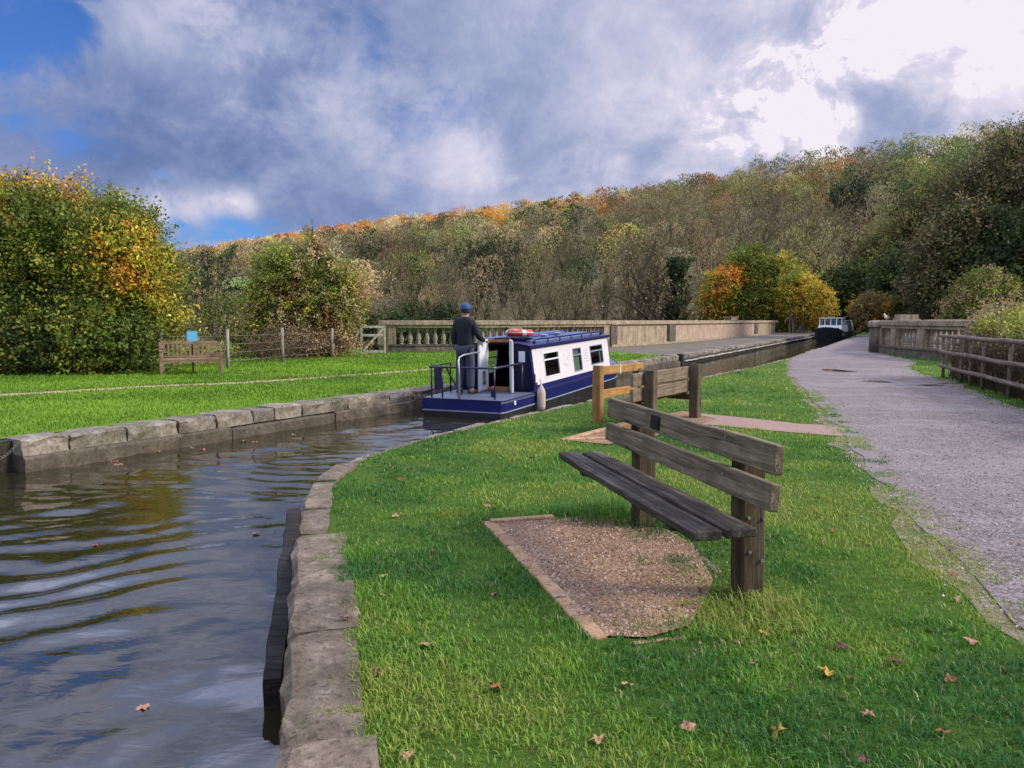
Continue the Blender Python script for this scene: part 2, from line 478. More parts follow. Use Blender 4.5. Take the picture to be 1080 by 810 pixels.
# aqueduct towpath on the far side, grey worn paving
t = NT('far_towpath_paving'); v = t.coord('Object'); n1 = t.noise(v, .6, 7, .65); n2 = t.noise(v, 9, 6, .7)
c = t.ramp(n1, [(.3, (.09, .075, .05)), (.6, (.165, .138, .098)), (.8, (.24, .205, .15))])
c = t.mix(t.math('MULTIPLY', t.step(n2, .5, .7), .5), c, (.07, .06, .04))
t.bsdf(c, .9, t.bump(n2, .4, .03), .2); TOWP = t.m
sheet('far_towpath', [(6.4, 32.1)] + [(x - .3, y + .2) for x, y in FAR_EDGE[4:6]] + [(33.8, 86.8), (60, 140), (30, 150), (18, 80), (9.6, 49.8), (5.2, 42.6), (2.2, 38)], 0.0, TOWP)

# ---- path: wet purple-grey gravel
t = NT('towpath_gravel'); v = t.coord('Object')
n0 = t.noise(v, .35, 5, .6); n1 = t.noise(v, 2.3, 7, .65); n2 = t.noise(v, 42, 5, .75); n3 = t.noise(v, 120, 2, .6)
vp = t.coord('Object', (.45, 1.25, 1), (0, 0, R(-28))); wet_sheen = t.step(t.math('ADD', t.math('MULTIPLY', t.noise(vp, .55, 5, .55), .75), t.math('MULTIPLY', n1, .25)), .50, .62)
c = t.ramp(n1, [(.30, (.105, .074, .062)), (.5, (.200, .150, .130)), (.68, (.31, .243, .215))])
vor = t.n('ShaderNodeTexVoronoi'); vor.inputs['Scale'].default_value = 55; t.l(v, vor.inputs['Vector'])
vc = t.n('ShaderNodeSeparateColor'); t.l(vor.outputs['Color'], vc.inputs[0])
m9 = t.noise(v, 11, 6, .75); c = t.mix(t.math('MULTIPLY', t.step(m9, .48, .62), .7), c, (.085, .068, .062))
m8 = t.noise(v, 27, 4, .75); c = t.mix(t.math('MULTIPLY', t.step(m8, .52, .64), .5), c, (.34, .295, .28))
c = t.mix(t.math('MULTIPLY', t.step(vc.outputs[0], .25, .9), .5), c, (.40, .35, .34))
c = t.mix(t.math('MULTIPLY', t.step(vc.outputs[1], .55, .95), .6), c, (.07, .055, .055))
c = t.mix(t.math('MULTIPLY', t.step(n0, .45, .65), .40), c, (.265, .218, .194))
c = t.mix(t.math('MULTIPLY', wet_sheen, .45), c, (.30, .25, .23))  # damp streaks; their pale sheen is also put into the colour
rg_ = t.math('SUBTRACT', .78, t.math('MULTIPLY', wet_sheen, .42))
h = t.math('ADD', t.math('ADD', t.math('MULTIPLY', vor.outputs['Distance'], -1.0), t.math('MULTIPLY', n2, .6)), t.math('MULTIPLY', m8, 1.2))
hb = t.bump(h, .8, .02); 
t.bsdf(c, rg_, t.bump(n1, .35, .06, hb), .28); PATHM = t.m
def smooth_line(pts, seed, amp=.1, step=.35):
    out = []
    for (x0, y0), (x1, y1) in zip(pts[:-1], pts[1:]):
        L_ = math.hypot(x1 - x0, y1 - y0); n_ = max(1, int(L_ / step))
        for i in range(n_):
            f = i / n_
            x, y = x0 + (x1 - x0) * f, y0 + (y1 - y0) * f
            k = (mnoise.noise(Vector((x * 1.3, y * 1.3, seed))) + .6 * mnoise.noise(Vector((x * 4, y * 4, seed + 3)))) * amp
            out.append((x + k, y - k * .3))
    out.append(pts[-1]); return out
pl = smooth_line(PATH_L, 2.2, .13); pr = smooth_line(PATH_R, 7.7, .15)
path_wide = [(x - .13, y + .04) for x, y in pl] + [(x, y) for x, y in [(34.5, 76), (52, 112), (56, 110), (38, 76)]] + [(x + .22, y - .05) for x, y in pr[::-1]]
path_poly = pl + [(x, y) for x, y in [(34.5, 76), (52, 112), (56, 110), (38, 76)]] + pr[::-1]
sheet('towpath', path_wide, .012, PATHM)
t = NT('worn_verge_soil'); v = t.coord('Object'); n1 = t.noise(v, 4.5, 7, .7); n2 = t.noise(v, 38, 5, .75)
c = t.ramp(n1, [(.36, (.09, .13, .03)), (.5, (.20, .17, .09)), (.62, (.30, .245, .19))]); c = t.mix(t.math('MULTIPLY', t.step(n2, .5, .66), .6), c, (.07, .055, .035))
t.bsdf(c, .95, t.bump(n2, .7, .02), .1); VERGE = t.m
vl = smooth_line(PATH_L[:11], 9.1, .16)
sheet('worn_verge', [(x - .24, y + .05) for x, y in vl] + [(x + .3, y) for x, y in vl[::-1]], .004, VERGE)
# puddles lying in the worn hollows
t = NT('puddle_water'); t.bsdf((.05, .045, .05), .03, None, .5); PUD = t.m
def puddle(cx, cy, rx, ry, rot, seed):
    pts = []
    for i in range(40):
        a = 2 * PI * i / 40
        k = 1 + .45 * mnoise.noise(Vector((math.cos(a) * 1.4, math.sin(a) * 1.4, seed)))
        x, y = rx * k * math.cos(a), ry * k * math.sin(a)
        pts.append((cx + x * math.cos(rot) - y * math.sin(rot), cy + x * math.sin(rot) + y * math.cos(rot)))
    return pts
for i, (cx, cy, rx, ry) in enumerate([(9.4, 22.2, .34, .62), (8.6, 18.2, .30, .30), (9.35, 17.2, .36, .16), (9.9, 17.6, .2, .12)]):
    sheet('puddle', puddle(cx, cy, rx, ry, .2, i * 3.1), .016, PUD)

# ---- brick cross path and second gravel pad
t = NT('worn_brick_paving'); v = t.coord('Object', (1, 1, 1), (0, 0, R(30)))
br = t.n('ShaderNodeTexBrick'); t.l(v, br.inputs['Vector']); br.inputs['Scale'].default_value = 4.6
br.inputs['Color1'].default_value = (.36, .22, .17, 1); br.inputs['Color2'].default_value = (.27, .16, .12, 1); br.inputs['Mortar'].default_value = (.12, .09, .06, 1)
n = t.noise(v, 3, 7, .7); c = t.mix(t.math('MULTIPLY', n, .6), br.outputs['Color'], (.34, .25, .19))
c = t.mix(t.math('MULTIPLY', t.step(t.noise(v, 22, 5, .7), .55, .7), .6), c, (.1, .08, .05))
t.bsdf(c, .85, t.bump(t.math('ADD', br.outputs['Fac'], n), .5, .01), .3); BRICKP = t.m
STRIP = [(2.35, 11.0), (2.75, 12.25), (3.15, 11.75), (3.55, 11.35), (4.05, 10.75), (4.75, 10.5), (4.6, 10.0), (4.12, 9.6), (3.6, 9.95), (3.1, 10.35), (2.75, 10.65)]
sheet('brick_path', STRIP, .008, BRICKP)
t = NT('pad_gravel_earth'); v = t.coord('Object'); n1 = t.noise(v, 3, 6, .65); n2 = t.noise(v, 60, 5, .75)
c = t.ramp(n1, [(.3, (.24, .125, .055)), (.5, (.38, .215, .11)), (.72, (.50, .315, .175))])
vor = t.n('ShaderNodeTexVoronoi'); vor.inputs['Scale'].default_value = 95; t.l(v, vor.inputs['Vector'])
vc = t.n('ShaderNodeSeparateColor'); t.l(vor.outputs['Color'], vc.inputs[0])
c = t.mix(t.math('MULTIPLY', t.step(vc.outputs[0], .4, .95), .6), c, (.48, .36, .26))
c = t.mix(t.math('MULTIPLY', t.step(vc.outputs[1], .5, .95), .65), c, (.07, .042, .025))
t.bsdf(c, .95, t.bump(t.math('ADD', t.math('MULTIPLY', vor.outputs['Distance'], -1.2), n2), .9, .015), .2); PADM = t.m
PAD = [(-.15, 5.45), (.02, 4.61), (.28, 3.84), (.40, 3.44), (.62, 3.42), (.84, 3.56), (.98, 3.86), (1.12, 4.2), (1.17, 4.9), (.98, 5.5), (.75, 5.75), (.3, 5.5)]
PAD2 = [(.62, 9.27), (1.28, 10.3), (2.0, 11.4), (2.75, 12.3), (3.0, 11.3), (2.3, 10.2), (1.55, 9.3), (1.12, 8.93)]
sheet('gravel_pad', PAD, .012, PADM)
sheet('gravel_pad', PAD2, .0125, PADM)

# ------------------------------------------------------------------ water
t = NT('canal_water_surface'); v = t.coord('Object')
v1 = t.coord('Object', (1, 2.2, 1), (0, 0, R(20)))
n1 = t.noise(v1, 3.0, 3, .5, .5); n2 = t.noise(v, 1.1, 3, .5, .6)
far_ = t.bump(n1, .10, .05); nn_ = t.bump(n2, .08, .08, far_)
t.bsdf((.020, .018, .008), .02, nn_, .5, IOR=2.3); WATERM = t.m
gx = np.arange(-13, 7.01, .06); gy = np.arange(-3, 24.01, .07)
X, Y = np.meshgrid(gx, gy)
fade = np.clip((X + 13) / 2, 0, 1) * np.clip((7 - X) / 1.5, 0, 1) * np.clip((24 - Y) / 5, 0, 1) * np.clip((Y + 3) / 2, 0, 1)
# slow swirls, wake ripples that cross the basin, a little chop by the boat
warpx = X + .35 * (fbm(X * .9, Y * .9, 3, 2) - .5); warpy = Y + .5 * (fbm(X * .9 + 9, Y * .9, 5, 2) - .5)
sw = (fbm(warpx * 1.5, warpy * 1.7, 21, 3) - .5) * .042
sw = sw + (fbm(warpx * 3.6, warpy * 4.4, 23, 3) - .5) * .028 * np.clip((7 - Y) / 3, 0, 1)
ph = (warpx * -.42 + warpy * .91)
env = np.exp(-((Y + .1 * X - 5.0) / 1.5) ** 2) * np.clip((-1.9 - X) / 1.2, 0, 1) * (.35 + .9 * vnoise(X * .7, Y * .8, 8))
wk = env * .0140 * np.sin(2 * PI * ph / .42 + 1.2 * np.sin(X * 1.1))
env2 = np.exp(-((Y - 9.2) / 2.6) ** 2) * (.3 + vnoise(X * .8 + 4, Y * .6, 18))
wk2 = env2 * .0038 * np.sin(2 * PI * (warpy * .97 + warpx * .2) / .34)
env3 = np.exp(-(((X + 1.6) / 1.6) ** 2 + ((Y - 12.8) / 2.0) ** 2))
wk3 = env3 * .010 * (fbm(X * 3.2, Y * 3.2, 31, 3) - .5)
Z = WATER + fade * (sw + wk + wk2 + wk3)
ny, nx = X.shape
idx = np.arange(nx * ny).reshape(ny, nx)
F = np.stack([idx[:-1, :-1], idx[:-1, 1:], idx[1:, 1:], idx[1:, :-1]], -1).reshape(-1, 4)
WV = np.stack([X, Y, Z], -1).reshape(-1, 3)
ex = [(3.2, 21.0), (1.2, 22.5)] + [(x - .4, y + .25) for x, y in FAR_EDGE[3:]] + [(45, 108), (70, 152), (72, 150)] + [(x + .5, y - .3) for x, y in NEAR_EDGE[::-1] if y > 20 and y < 140] + [(6, 20.5)]
b = len(WV); ex = np.array([(x, y, WATER - .003) for x, y in ex])
FF = np.arange(len(ex)) + b
wo = np_mesh('canal_water', np.concatenate([WV, ex]), np.concatenate([F.ravel(), FF]), np.concatenate([np.full(len(F), 4, np.int32), [len(ex)]]).astype(np.int32), WATERM, smooth=True)
tag(wo, kind='structure')

# ------------------------------------------------------------------ canal walls
def rough_block(mb, p0, p1, inward, w, z0, z1, seed, jit=.018, nseg=5):
    """a hewn block from p0 to p1 (outer top edge), w wide inward, irregular outer edge"""
    p0 = Vector((*p0, 0)); p1 = Vector((*p1, 0)); inn = Vector((*inward, 0))
    hz = [z0, z0 + (z1 - z0) * .5, z1 - .03, z1]
    rows = []
    for i in range(nseg + 1):
        f = i / nseg
        p = p0.lerp(p1, f)
        def J(k, s=1.0): return jit * s * (mnoise.noise(Vector((p.x * 3.1 + seed, p.y * 3.1, k * 1.7))) + .5 * mnoise.noise(Vector((p.x * 11, p.y * 11, seed + k))))
        endk = .02 if i in (0, nseg) else 0
        row = [p + inn * (endk + J(1, 1.5)) + Vector((0, 0, hz[0])), p + inn * (endk + J(2, 2)) + Vector((0, 0, hz[1])),
               p + inn * (endk + .004 + J(3, 2)) + Vector((0, 0, hz[2] + J(4))), p + inn * (.035 + endk + J(5, 1.5)) + Vector((0, 0, hz[3] + J(6, .8) - endk * .5)),
               p + inn * (w * .55) + Vector((0, 0, hz[3] + J(7, .8) - endk * .5)), p + inn * (w + J(8)) + Vector((0, 0, hz[3] + J(9, .6) - endk * .5)), p + inn * w + Vector((0, 0, hz[0]))]
        rows.append(row)
    vs = [v_ for r in rows for v_ in r]; n = 7
    fs = []
    for i in range(nseg):
        for j in range(n - 1):
            fs.append((i * n + j, (i + 1) * n + j, (i + 1) * n + j + 1, i * n + j + 1))
    fs.append(tuple(range(n - 1, -1, -1))); fs.append(tuple(nseg * n + j for j in range(n)))
    mb.add(vs, fs)

def along(pts, d):
    for (x0, y0), (x1, y1) in zip(pts[:-1], pts[1:]):
        L_ = math.hypot(x1 - x0, y1 - y0)
        if d <= L_: return (x0 + (x1 - x0) * d / L_, y0 + (y1 - y0) * d / L_), ((x1 - x0) / L_, (y1 - y0) / L_)
        d -= L_
    return pts[-1], ((x1 - x0) / L_, (y1 - y0) / L_)
def length(pts): return sum(math.hypot(b_[0] - a_[0], b_[1] - a_[1]) for a_, b_ in zip(pts[:-1], pts[1:]))
def blocks(mb, pts, side, w, z0, z1, lens, d0, d1, gap=.03, seed=0, jit=.018, skip=()):
    d = d0; i = 0; rr = random.Random(seed)
    while d < d1:
        L_ = rr.uniform(*lens); e = min(d + L_, d1)
        if not any(a_ < (d + e) / 2 < b_ for a_, b_ in skip):
            (pa, ta), (pb, tb) = along(pts, d + gap / 2), along(pts, e - gap / 2)
            tx, ty = pb[0] - pa[0], pb[1] - pa[1]; n_ = math.hypot(tx, ty) or 1
            inn = (-ty / n_ * side, tx / n_ * side)
            dz = rr.uniform(-.012, .012)
            rough_block(mb, pa, pb, inn, w, z0, z1 + dz, rr.uniform(0, 90), jit, max(3, int(L_ / .16)))
        d = e; i += 1

COPE = stone('grey_coping_stone', [(.065, .052, .036), (.20, .165, .12), (.38, .33, .265)], 1.0, .35, (.04, .05, .012), .45, (.42, .40, .36), bump=.9)
COPE_NEAR = stone('mossy_coping_stone', [(.07, .052, .034), (.205, .155, .107), (.39, .305, .225)], 1.6, .6, (.06, .075, .015), .35, (.46, .38, .32), bump=.9)
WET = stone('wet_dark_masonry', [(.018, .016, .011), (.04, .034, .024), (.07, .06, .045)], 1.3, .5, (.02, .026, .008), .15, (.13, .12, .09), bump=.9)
FARW = stone('ledge_masonry', [(.10, .085, .06), (.19, .16, .12), (.30, .27, .21)], .8, .25, (.05, .05, .02), .4, (.45, .41, .34), bump=.9)

# left bank wall
FE = [(-17, -10)] + FAR_EDGE[1:]
Lfe = length(FE)
dA = length([(-17, -10), (-5.93, 9.19)])
dB = dA + length([(-5.93, 9.19), (-1.71, 16.55), (6.9, 31.9)])
cw = empty('canal_wall', (0, 0, 0)); tag(cw, 'long wall of hewn grey coping blocks along the far side of the canal', 'canal wall')
mb = MB(); groove = dA - .12
blocks(mb, FE, 1, .48, -.19, .015, (.42, .85), 2, groove - .16, seed=4, jit=.022)
blocks(mb, FE, 1, .48, -.19, .015, (.38, .85), groove + .16, dB, seed=9, jit=.022)
mb.build('coping', COPE, cw)
mb = MB()
off = [(x + .07 * .82, y - .07 * .57) for x, y in FE]
blocks(mb, off, 1, .4, -1.25, -.20, (1.9, 3.2), 2, groove - .13, .006, 5, .016)
blocks(mb, off, 1, .4, -1.25, -.20, (1.9, 3.4), groove + .17, dB, .006, 6, .016)
mb.build('lower_course', stone('brown_wet_course', [(.05, .038, .025), (.10, .078, .055), (.18, .15, .115)], 1.2, .3, (.03, .03, .012), .25, (.3, .25, .2)), cw)
# stop-plank groove: recessed dark back and hanging chain
(pg, tg) = along(FE, groove)
ix, iy = -tg[1], tg[0]
mb = MB(); mb.hexa([(pg[0] + tg[0] * a_ + ix * b_, pg[1] + tg[1] * a_ + iy * b_, z_) for z_ in (-1.25, -.01) for a_, b_ in ((-.17, .22), (.18, .22), (.18, .5), (-.17, .5))])
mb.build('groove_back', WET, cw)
mb = MB()
for k in range(9):
    f = k / 8; p = (pg[0] + tg[0] * (-.13 + .26 * f) + ix * .02, pg[1] + tg[1] * (-.13 + .26 * f) + iy * .02, -.18 + .16 * f * f)
    mb.torus(p, .016, .004, Matrix.Rotation(R(90), 3, 'X') @ Matrix.Rotation(k * 1.57, 3, 'Z'), 10, 5)
mb.build('chain', paint('rust_chain', (.25, .2, .15), .5), cw)
# aqueduct trough wall with two pale ledges
aw = empty('trough_wall', (0, 0, 0)); tag(aw, 'ledged stone side of the canal trough below the far parapet', 'canal wall')
mb = MB(); blocks(mb, FE, 1, .55, -.14, .02, (.7, 1.3), dB + .3, Lfe, seed=14, jit=.035); mb.build('coping', FARW, aw)
mb = MB(); o2 = [(x + .22 * .86, y - .22 * .5) for x, y in FE]
blocks(mb, o2, 1, .8, -.25, -.20, (1.2, 2.4), dB + .3, Lfe, seed=15, jit=.02); mb.build('ledge', stone('pale_ledge', [(.2, .18, .14), (.33, .3, .25), (.5, .47, .4)], 1, .2), aw)
mb = MB(); o3 = [(x + .12 * .86, y - .12 * .5) for x, y in FE]
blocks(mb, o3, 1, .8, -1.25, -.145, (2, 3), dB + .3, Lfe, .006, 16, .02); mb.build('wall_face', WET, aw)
mb = MB(); (pq, tq) = along(FE, dB + .12); mb.box((pq[0] + .02, pq[1], -.5), (.26, .26, 1.15), Matrix.Rotation(R(-30), 3, 'Z')); mb.build('end_post', WET, aw, bevel=.02)
# end return of trough wall
mb = MB(); rough_block(mb, (34, 86.5), (33, 88.5), (-.9, .4), .6, -1.2, .02, 3); mb.build('end_block', FARW, aw)

# near wall
NE = NEAR_EDGE
dn = length(NE[:2]); dc = length(NE[:8]); de = length(NE[:12])
nw = empty('canal_wall', (0, 0, 0)); tag(nw, 'mossy near canal edge of large worn coping stones beside the lawn', 'canal wall')
mb = MB(); d = dn - 2
cuts = [dn - 2, dn - .3, dn + 1.2, dn + 2.58, dn + 3.55, dn + 4.25, dn + 5.3, dn + 6.0, dn + 6.55, dn + 7.05, dc + .1]
for a_, b_ in zip(cuts[:-1], cuts[1:]):
    (pa, _), (pb, _) = along(NE, a_ + .012), along(NE, b_ - .012)
    tx, ty = pb[0] - pa[0], pb[1] - pa[1]; n_ = math.hypot(tx, ty)
    rough_block(mb, pa, pb, (ty / n_, -tx / n_), (.32 if a_ < dn + 5.2 else .23) + random.uniform(-.02, .02), -.42, .020 + random.uniform(-.012, .012), a_ * 7.7, .016, max(4, int((b_ - a_) / .12)))
mb.build('coping', COPE_NEAR, nw)
mb = MB(); blocks(mb, NE, -1, .13, -.3, .008, (.6, 1.1), dc + .1, length(NE) - 40, seed=30, jit=.02)
mb.build('edge_strip', COPE, nw)
mb = MB(); no = [(x + .05, y) for x, y in NE]
for i in range(len(no) - 1):
    (x0, y0), (x1, y1) = no[i], no[i + 1]
    mb.quad((x0, y0, -1.25), (x1, y1, -1.25), (x1, y1, -.01), (x0, y0, -.01))
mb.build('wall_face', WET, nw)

# timber rubbing post leaning in the water beside the near wall
DARKW = wood('black_wet_timber', [(.012, .011, .009), (.025, .022, .018), (.06, .055, .045)], 1, .4, (.09, .09, .06))
mb = MB()
A_ = [(-1.42, 4.02), (-1.76, 6.1)]
for k in range(7):
    f = k / 6
def beam(mb, p0, p1, w, h, seed, n=8, jit=.008):
    p0 = Vector(p0); p1 = Vector(p1); d = (p1 - p0).normalized(); s = d.cross(Vector((0, 0, 1)))
    s = s.normalized() if s.length > 1e-3 else Vector((1, 0, 0)); u = s.cross(d).normalized()
    vs = []
    prof = [(-.5, -.42), (-.42, -.5), (.42, -.5), (.5, -.42), (.5, .42), (.42, .5), (-.42, .5), (-.5, .42)]
    for i in range(n + 1):
        p = p0.lerp(p1, i / n); e = .93 if i in (0, n) else 1
        for a_, b_ in prof:
            q = p + s * a_ * w * e + u * b_ * h * e
            q += Vector((mnoise.noise(q * 6 + Vector((seed, 0, 0))), mnoise.noise(q * 6 + Vector((0, seed, 0))), mnoise.noise(q * 6 + Vector((0, 0, seed))))) * jit
            vs.append(q)
    fs = [(i * 8 + j, i * 8 + (j + 1) % 8, (i + 1) * 8 + (j + 1) % 8, (i + 1) * 8 + j) for i in range(n) for j in range(8)]
    fs += [tuple(range(7, -1, -1)), tuple(n * 8 + j for j in range(8))]
    mb.add(vs, fs)
beam(mb, (-1.135, 3.55, -.40), (-1.60, 5.6, -.09), .10, .36, 3, 26, .012)
o = mb.build('rubbing_timber', DARKW, None, bevel=0); tag(o, 'black waterlogged timber fender against the near canal wall', 'timber fender')

# ------------------------------------------------------------------ hero bench
BW = wood('weathered_dark_oak', [(.050, .038, .022), (.190, .150, .092), (.39, .32, .215)], 1, .6, (.20, .20, .14), bump=.9)
SW = wood('blackened_wet_oak', [(.016, .013, .009), (.066, .054, .038), (.24, .205, .155)], 1, .3, (.2, .2, .19), bump=1.0, rough=.7)
PW = wood('rotten_post_oak', [(.030, .022, .011), (.095, .070, .040), (.20, .155, .095)], 1, .4, (.18, .18, .1), (22, 22, 1.2), 1.0)
a_b = -.224
bench = empty('memorial_bench', (1.195, 3.903, 0), PI / 2 - a_b)   # local x = along the bench (away), local y = front
tag(bench, 'dark weathered plank bench with two back boards and a plaque on the near grass', 'bench')
def board(name, x0, x1, y0, y1, z0, z1, mat, parent, seed, tilt=0, jit=.006):
    """plank along x with softened edges, slightly warped"""
    cx, cy, cz = (x0 + x1) / 2, (y0 + y1) / 2, (z0 + z1) / 2
    bm = bmesh.new(); bmesh.ops.create_cube(bm, size=1)
    for v_ in bm.verts: v_.co = Vector((v_.co.x * (x1 - x0), v_.co.y * (y1 - y0), v_.co.z * (z1 - z0)))
    n = max(2, int((x1 - x0) / .12))
    es = [e for e in bm.edges if abs((e.verts[0].co - e.verts[1].co).x) > .5 * (x1 - x0)]
    bmesh.ops.subdivide_edges(bm, edges=es, cuts=n, use_grid_fill=True)
    bmesh.ops.bevel(bm, geom=[e for e in bm.edges if len(e.link_faces) == 2 and e.calc_face_angle() > .5], offset=min(.009, (z1 - z0) * .2), segments=2, affect='EDGES', profile=.6)
    for v_ in bm.verts:
        q = v_.co + Vector((seed * 3.7, seed, 0))
        k = jit * (1.6 if abs(v_.co.x) > (x1 - x0) * .47 else 1)
        v_.co += Vector((mnoise.noise(q * 9), mnoise.noise(q * 4 + Vector((5, 0, 0))), mnoise.noise(q * 3.1 + Vector((0, 7, 0))))) * k
    me = bpy.data.meshes.new(name); bm.to_mesh(me); bm.free()
    o = link(name, me, mat, parent)
    me.polygons.foreach_set('use_smooth', [True] * len(me.polygons))
    ws = o.modifiers.new('n', 'WEIGHTED_NORMAL')
    o.location = (cx, cy, cz); o.rotation_euler = (tilt, 0, 0)
    return o
rk = math.atan(.028 / .31)
board('backrest_board', -.391, 1.84, .028, .083, .742, .879, BW, bench, 1, rk)
board('backrest_board', -.391, 1.84, .044, .099, .568, .698, BW, bench, 2, rk)
board('seat_board', -.308, 1.91, .290, .439, .430, .474, SW, bench, 3)
board('seat_board', -.300, 1.90, .106, .258, .430, .474, SW, bench, 4)
def bench_post(x0, nm):
    mb = MB()
    beam(mb, (x0 + .066, -.066, -.25), (x0 + .066, -.050, .80), .132, .132, x0 * 9 + 2, 10, .006)
    return mb.build('post', PW, bench)
p1 = bench_post(0, 0); p2 = bench_post(1.417, 1)
for x0 in (.066, 1.483):
    mb = MB(); mb.hexa([(x0 - .03, -.05, .33), (x0 + .03, -.05, .33), (x0 + .03, .40, .385), (x0 - .03, .40, .385), (x0 - .03, -.05, .427), (x0 + .03, -.05, .427), (x0 + .03, .40, .427), (x0 - .03, .40, .427)])
    mb.build('seat_bearer', SW, bench, bevel=.006)
for x_ in (.066, 1.483):
    for z_ in (.63, .80):
        mb = MB(); mb.box((x_, .02, z_), (.07, .05, .09)); mb.build('back_spacer', PW, bench)
GALV = paint('dull_bolt_steel', (.34, .33, .31), .45, .5, metal=.6)
mb = MB()
Rx = Matrix.Rotation(R(90), 3, 'Y')
for y_, z_ in ((-.02, .44), (-.105, .43), (-.03, .26), (-.10, .21), (-.05, .05)):
    mb = MB(); mb.tube([(-.012, y_, z_), (.01, y_, z_)], .009, 8); mb.build('bolt', GALV, p1)
mb = MB()
for x_ in (.066, 1.483):
    for z_, y_ in ((.66, .096), (.61, .100), (.85, .078), (.78, .084)):
        mb = MB(); mb.tube([(x_ + (z_ * 40 % .03), y_ - .01, z_), (x_ + (z_ * 40 % .03), y_ + .004, z_)], .008, 8); mb.build('bolt', GALV, bench)
t = NT('dark_plaque_bronze'); v = t.coord('Object'); n = t.noise(v, 60, 5, .7)
t.bsdf(t.ramp(n, [(.3, (.006, .006, .007)), (.7, (.016, .015, .016))]), .5, t.bump(n, .2, .002), .25, 0); PLQ = t.m
mb = MB(); mb.box((.95, .0915, .815), (.125, .008, .085), Matrix.Rotation(rk, 3, 'X')); mb.build('plaque', PLQ, bench, bevel=.002)

# kerb of worn bricks round the pad
KERB = stone('sandy_brick_edging', [(.30, .165, .080), (.46, .28, .15), (.58, .39, .235)], 3, .15, (.08, .09, .02), .3, (.5, .4, .3))
def brick_line(mb, a_, b_, w, L0, seed, z1=.03):
    rr = random.Random(seed)
    D_ = math.hypot(b_[0] - a_[0], b_[1] - a_[1]); tx, ty = (b_[0] - a_[0]) / D_, (b_[1] - a_[1]) / D_
    d = 0
    while d < D_:
        l_ = L0 * rr.uniform(.85, 1.2); e = min(D_, d + l_)
        c_ = (a_[0] + tx * (d + e) / 2, a_[1] + ty * (d + e) / 2)
        tl = rr.uniform(-.02, .02); off_ = rr.uniform(-.006, .006)
        mb.box((c_[0] + ty * (w / 2 + off_), c_[1] - tx * (w / 2 + off_), z1 / 2 - .04 + rr.uniform(-.004, .004)), (e - d - .012, w, z1 + .08), Matrix.Rotation(math.atan2(ty, tx) + tl, 3, 'Z') @ Matrix.Rotation(rr.uniform(-.03, .03), 3, 'X'))
        d = e
ed = empty('brick_edging'); tag(ed, 'sandy brick edging round the earth pad in front of the dark bench', 'edging')
mb = MB(); brick_line(mb, (.36, 3.40), (-.22, 5.47), .085, .30, 3, .016); mb.build('long_side', KERB, ed, bevel=.01)
mb = MB(); brick_line(mb, (-.17, 5.46), (.30, 5.60), .07, .55, 4, .035); mb.build('far_side', KERB, ed, bevel=.01)
mb = MB(); brick_line(mb, (1.12, 5.2), (1.22, 4.35), .05, .5, 5, .004); mb.build('back_side', COPE_NEAR, ed, bevel=.01)
mb = MB(); brick_line(mb, (.50, 3.42), (.80, 3.50), .07, .34, 6, .002); mb.build('near_side', KERB, ed, bevel=.01)
ed2 = empty('brick_edging'); tag(ed2, 'pale brick edging of the triangular pad beside the old plank seat', 'edging')
mb = MB(); brick_line(mb, (.58, 9.24), (2.0, 11.45), .10, .4, 8); mb.build('canal_side', KERB, ed2, bevel=.01)
mb = MB(); brick_line(mb, (1.7, 9.45), (.60, 9.20), .09, .4, 9); mb.build('near_side', KERB, ed2, bevel=.01)

# ------------------------------------------------------------------ second bench (seen from behind) and orange timber rail
GW = wood('grey_brown_timber', [(.10, .075, .045), (.22, .17, .11), (.36, .30, .21)], 1, .3, (.3, .3, .22))
GWD = wood('grey_brown_post', [(.05, .038, .022), (.11, .085, .055), (.2, .165, .115)], 1, .3, (.25, .26, .18), (20, 20, 1.2))
OW = wood('orange_fresh_timber', [(.30, .15, .045), (.44, .235, .075), (.58, .35, .14)], 1, .12, (.5, .4, .28), bump=.3)
OWP = wood('orange_post_timber', [(.20, .105, .035), (.32, .17, .06), (.44, .26, .10)], 1, .12, (.4, .34, .24), (20, 20, 1.2), .3)
cd = Vector((.56, .83)).normalized(); an = math.atan2(cd.y, cd.x)
b2 = empty('plank_seat', (1.78, 10.05, 0), an); tag(b2, 'old grey plank seat seen from behind, facing the canal beyond the dark bench', 'bench')
for k, x0 in enumerate((0.0, 1.62)):
    mb = MB(); beam(mb, (x0 + .07, 0, -.3), (x0 + .07, 0, .80 + .01 * k), .15, .14, k + 5, 8, .006); mb.build('post', GWD, b2)
board('backrest_board', -.30, 1.66, .075, .125, .60, .77, GW, b2, 6)
board('backrest_board', -.30, 1.66, .075, .125, .40, .57, GW, b2, 7)
board('seat_board', -.2, 1.75, .14, .32, .36, .41, wood('ruddy_seat_timber', [(.12, .06, .025), (.22, .115, .05), (.3, .17, .08)]), b2, 8)
board('seat_board', -.2, 1.75, .33, .5, .36, .41, GW, b2, 9)
for x0 in (.07, 1.69):
    mb = MB(); mb.box((x0, .22, .315), (.08, .42, .08)); mb.build('seat_bearer', GWD, b2, bevel=.008)
rl = empty('timber_rail', (1.23, 11.0, 0), an); tag(rl, 'low orange two-rail timber barrier standing at the canal edge beside the boat', 'barrier')
mb = MB(); beam(mb, (0, 0, -.3), (0, 0, .81), .13, .13, 11, 8, .004); mb.build('post', OWP, rl)
mb = MB(); beam(mb, (1.35, .02, -.3), (1.35, .02, .70), .12, .12, 12, 8, .005); mb.build('post', GWD, rl)
board('rail', .067, 1.5, -.02, .03, .67, .79, OW, rl, 12)
board('rail', .067, 1.62, -.02, .03, .33, .45, OW, rl, 13)
